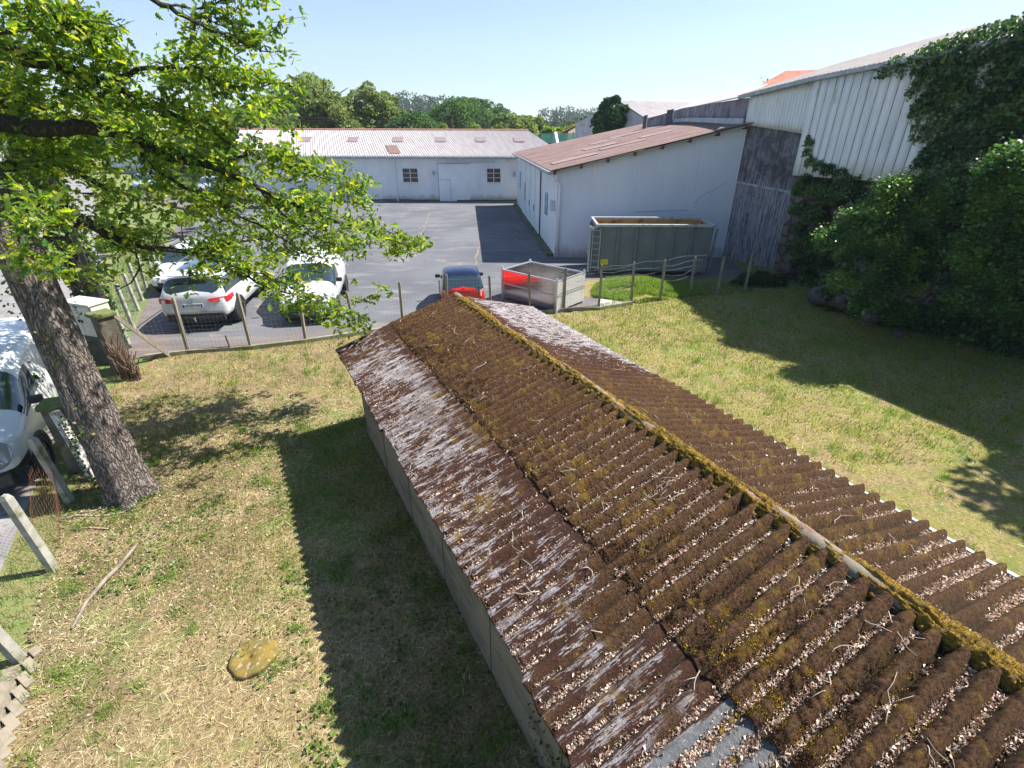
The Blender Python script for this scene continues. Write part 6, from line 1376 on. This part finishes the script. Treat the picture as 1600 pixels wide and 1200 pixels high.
# ================================================================== GRASS
def blades(P,h,w,cols,lean=.5,name='grass',m=None,flat_=False):
    N=len(P); a=rng.uniform(0,2*np.pi,N); la=rng.uniform(0,2*np.pi,N); l=np.abs(rng.normal(0,lean,N)); h=np.broadcast_to(h,(N,)).copy()
    sx=np.cos(a)*w/2;sy=np.sin(a)*w/2; dx=np.cos(la)*l;dy=np.sin(la)*l; nz=1/np.sqrt(1+l*l)
    V=np.zeros((N,5,3)); 
    V[:,0]=P+np.stack([-sx,-sy,0*sx],1);V[:,1]=P+np.stack([sx,sy,0*sx],1)
    m_=P+np.stack([dx*h*.45*nz,dy*h*.45*nz,h*.6*nz],1); V[:,2]=m_+np.stack([sx,sy,0*sx],1)*.8; V[:,3]=m_-np.stack([sx,sy,0*sx],1)*.8
    V[:,4]=P+np.stack([dx*h*1.15*nz,dy*h*1.15*nz,h*.9*nz],1)
    if flat_: V[:,:,2]=P[:,None,2]+(V[:,:,2]-P[:,None,2])*.25
    i=np.arange(N)*5; Fq=np.concatenate([np.stack([i,i+1,i+2,i+3],1),np.stack([i+3,i+2,i+4,i+4],1)]); 
    tri=np.concatenate([np.stack([i,i+1,i+2],1),np.stack([i,i+2,i+3],1),np.stack([i+3,i+2,i+4],1)])
    c=cols if isinstance(cols,np.ndarray) and len(cols)==N else varcol(N,cols,.2)
    o=meshnp(name,V.reshape(-1,3),tri,m,None,np.repeat(c,5,0)); return tag(o,kind='stuff')
GRM=leafmat('grass blade',.4,.6,tt=(1.3,1.3,.6)); STR=leafmat('dry straw',.25,.7,tt=(1,.95,.7))
def lawnpts(N,x0,x1,y0,y1,dens=None,shed=True):
    x=rng.uniform(x0,x1,N);y=rng.uniform(y0,y1,N); k=inlawn(x,y)
    if shed:
        dx=x-R0[0];dy=y-R0[1]; u=dx*AX[0]+dy*AX[1]; v=dx*PL[0]+dy*PL[1]; k&=~((u>.25)&(v<1.98)&(v>-1.5))
    if dens is not None: k&=rng.random(N)<dens(x,y)
    x=x[k];y=y[k]; return np.stack([x,y,lawnz(x,y)-.005],1)
gpat=lambda x,y: sst(.42,.62,.55*fbm(x*.45*1.0+20,y*.45,2,3)+.5*fbm(x*2.1,y*2.1,6,3))
# near: left lawn
P=lawnpts(150000,-9,1.5,1.0,9.5,lambda x,y:.12+.88*gpat(x,y)); print('grass',len(P))
blades(P,rng.uniform(.03,.08,len(P)),.0075,[(.13,.2,.035),(.19,.26,.06),(.09,.15,.03),(.28,.3,.1)],.6,'lawn_grass',GRM)
P=lawnpts(130000,-9,1.5,1.0,9.5,lambda x,y:.3+.7*(1-gpat(x,y)))
blades(P,rng.uniform(.06,.2,len(P)),.0065,[(.6,.5,.29),(.7,.6,.4),(.48,.38,.22),(.54,.48,.27),(.34,.24,.14)],3.,'straw',STR,True)
P=lawnpts(150000,-9,16,7,18,lambda x,y:.25+.75*gpat(x,y))
blades(P,rng.uniform(.04,.1,len(P)),.013,[(.15,.23,.03),(.24,.28,.05),(.1,.17,.03),(.33,.3,.08)],.7,'lawn_grass',GRM)
P=lawnpts(90000,-9,16,3,18,lambda x,y:.3+.7*(1-gpat(x,y)))
blades(P,rng.uniform(.08,.2,len(P)),.01,[(.56,.48,.27),(.65,.56,.36),(.46,.37,.2),(.34,.24,.14)],3.,'straw',STR,True)
# taller tufts
T_=[]
for k in range(800):
    x=random.uniform(-7,14); y=random.uniform(1.2,15.5)
    if not inlawn(np.array([x]),np.array([y]))[0]: continue
    n=random.randint(14,40); T_.append(np.stack([x+rng.normal(0,.05,n),y+rng.normal(0,.05,n),np.full(n,.03)],1))
for (px,py) in ((20,350),) : pass
T_=np.concatenate(T_); dx=T_[:,0]-R0[0];dy=T_[:,1]-R0[1]; u=dx*AX[0]+dy*AX[1]; v=dx*PL[0]+dy*PL[1]; T_=T_[~((u>.25)&(v<1.98)&(v>-1.5))]
blades(T_,rng.uniform(.08,.2,len(T_)),.006,[(.1,.22,.02),(.17,.3,.035)],.5,'grass_tufts',GRM)
# broad-leaved weeds
W_=[]
for k in range(1500):
    x=random.uniform(-7,1);y=random.uniform(1,9)
    if fbm(np.array([x*.8]),np.array([y*.8]),31,2)[0]<.47 or not inlawn(np.array([x]),np.array([y]))[0]: continue
    n=random.randint(5,16); W_.append(np.stack([x+rng.normal(0,.07,n),y+rng.normal(0,.07,n),.03+rng.random(n)*.05],1))
W_=np.concatenate(W_); dx=W_[:,0]-R0[0];dy=W_[:,1]-R0[1]; u=dx*AX[0]+dy*AX[1]; v=dx*PL[0]+dy*PL[1]; W_=W_[~((u>.25)&(v<1.98)&(v>-1.5))]
tag(leafobj('ground_weeds',W_,rng.uniform(.025,.055,len(W_)),GREENLEAF,[(.06,.13,.025),(.1,.17,.03),(.14,.2,.04)],None,IVY,IVYF,1.4),kind='stuff')
# dead leaves on the ground near the oak
P=lawnpts(26000,-8,1,1.5,9,lambda x,y:np.clip(.12+.7*sst(-3.5,-5.5,x)+.25*sst(.5,.7,fbm(x,y,44,2)),0,1)); P[:,2]+=.02
tag(leafobj('ground_litter',P,rng.uniform(.015,.045,len(P)),LITTER,[(.3,.18,.12),(.42,.28,.2),(.2,.12,.08),(.5,.38,.28)],None,[(-.5,0,0),(-.1,.3,.22),(.5,.05,.0),(.05,-.32,.2)],RHF,1.2),kind='stuff')
# verge grass beyond the fence at left, green mound at right, along the kerb
def region(poly,N,h,cols,name,z=0.,w=.012,lean=.5,gap=0.):
    poly=np.array(poly); mn=poly.min(0);mx=poly.max(0); x=rng.uniform(mn[0],mx[0],N);y=rng.uniform(mn[1],mx[1],N); ins=np.zeros(N,bool); n=len(poly)
    for i in range(n):
        x1_,y1_=poly[i];x2_,y2_=poly[(i+1)%n]; c=((y1_>y)!=(y2_>y))&(x<(x2_-x1_)*(y-y1_)/(y2_-y1_+1e-12)+x1_); ins^=c
    if gap: ins&=rng.random(N)<sst(gap-.12,gap+.12,fbm(x*1.7+3,y*1.7,13,3))
    x=x[ins];y=y[ins]; zz=z(x,y) if callable(z) else np.full(len(x),z); P=np.stack([x,y,zz],1); return blades(P,rng.uniform(h*.5,h,len(P)),w,cols,lean,name,GRM)
region([(-9.6,9.2),(-9.9,11.6),(-10.9,13.0),(-13.5,18),(-20,30),(-22.5,30),(-14.6,17.2),(-11.6,12.2)],60000,.12,[(.08,.16,.03),(.12,.2,.05),(.18,.2,.07)],'verge_grass',-.005,.014)
region([(-4.9,-1),(-5.95,3.4),(-7.55,6.2),(-9.2,9.0),(-8.6,9.2),(-7.0,6.4),(-4.2,1)],30000,.12,[(.08,.14,.03),(.14,.18,.05),(.35,.28,.14)],'verge_grass',-.005,.007)
region([SP(.1,0,.0)[:2],SP(.1,0,.32)[:2],SP(9,0,.3)[:2],SP(9,0,.0)[:2]],1500,.22,[(.06,.13,.03),(.12,.2,.04)],'kerb_grass',.05,.02,.6,.45)
region([(-21,41.9),(3.5,41.4),(3.5,41.15),(-21,41.7)],2500,.16,[(.06,.13,.03),(.15,.18,.06)],'kerb_grass',0.,.02,.6,.5)
mx_,my_=4.5,17.9
md=lambda x,y: .28*np.exp(-(((x-4.6)/1.2)**2+((y-17.6)/.75)**2))
xs=np.arange(2.4,8.2,.1); ys=np.arange(15.4,19.4,.1); X,Y=np.meshgrid(xs,ys,indexing='ij'); Z=md(X,Y)-.003; V=np.stack([X,Y,Z],-1).reshape(-1,3)
Fq=gridfaces(len(xs),len(ys)); cc=V[Fq].mean(1); keep=(cc[:,1]>14.45+.32*cc[:,0])&(md(cc[:,0],cc[:,1])>.004)|((cc[:,1]>14.45+.32*cc[:,0])&(cc[:,1]<15.6+.34*cc[:,0])&(cc[:,0]>2.9)); o=meshnp('bank',V,Fq[keep],lawn_m,smooth=True); o['kind']='structure'
region([(2.8,16.6),(4.2,15.9),(5.5,16.4),(6.9,17.0),(6.6,18.6),(5.0,19.1),(3.7,18.8),(2.9,17.6)],60000,.2,[(.12,.27,.02),(.18,.34,.03),(.24,.36,.05),(.4,.38,.15)],'bank_grass',lambda x,y:md(x,y)-.01,.014,.5,.33)
region([(1.8,15.05),(8.6,17.2),(9.2,18.6),(7.,18.3),(5.,16.9),(3,15.9)],16000,.1,[(.1,.18,.03),(.16,.2,.05),(.3,.26,.12)],'verge_grass',0.,.012)
region([(-8.8,11.45),(1.5,14.75),(5,15.9),(8.5,17),(8.5,16.85),(5,15.75),(1.5,14.55),(-8.8,11.25)],9000,.16,[(.1,.18,.03),(.2,.24,.06)],'kerb_grass',0.,.009)
region([(-30,44),(-25,43),(-22,60),(-34,70),(-42,70)],16000,.5,[(.12,.2,.04),(.2,.26,.07)],'meadow_grass',0.,.06)

# tree standing right of the picture: its crown shades the far corner of the lawn
tt=tree(14.6,6.6,8.5,5.5,G2,'tree beside the ivy wall whose shade falls on the right of the lawn',N=9000,leaf=.2,seed=91,trunkh=3.2)

# ================================================================== AIR
hz=MB(); hz.box((0,850,110),(4600,2100,244)); 
s=NT('pale summer haze'); s.n.remove(s.b); v=s.n.new('ShaderNodeVolumePrincipled'); v.inputs['Color'].default_value=(.78,.88,1,1); v.inputs['Density'].default_value=.00035; v.inputs['Anisotropy'].default_value=.2
s.l(v.outputs[0],s.out.inputs['Volume']); o=hz.build('haze',s.m); o['kind']='stuff'
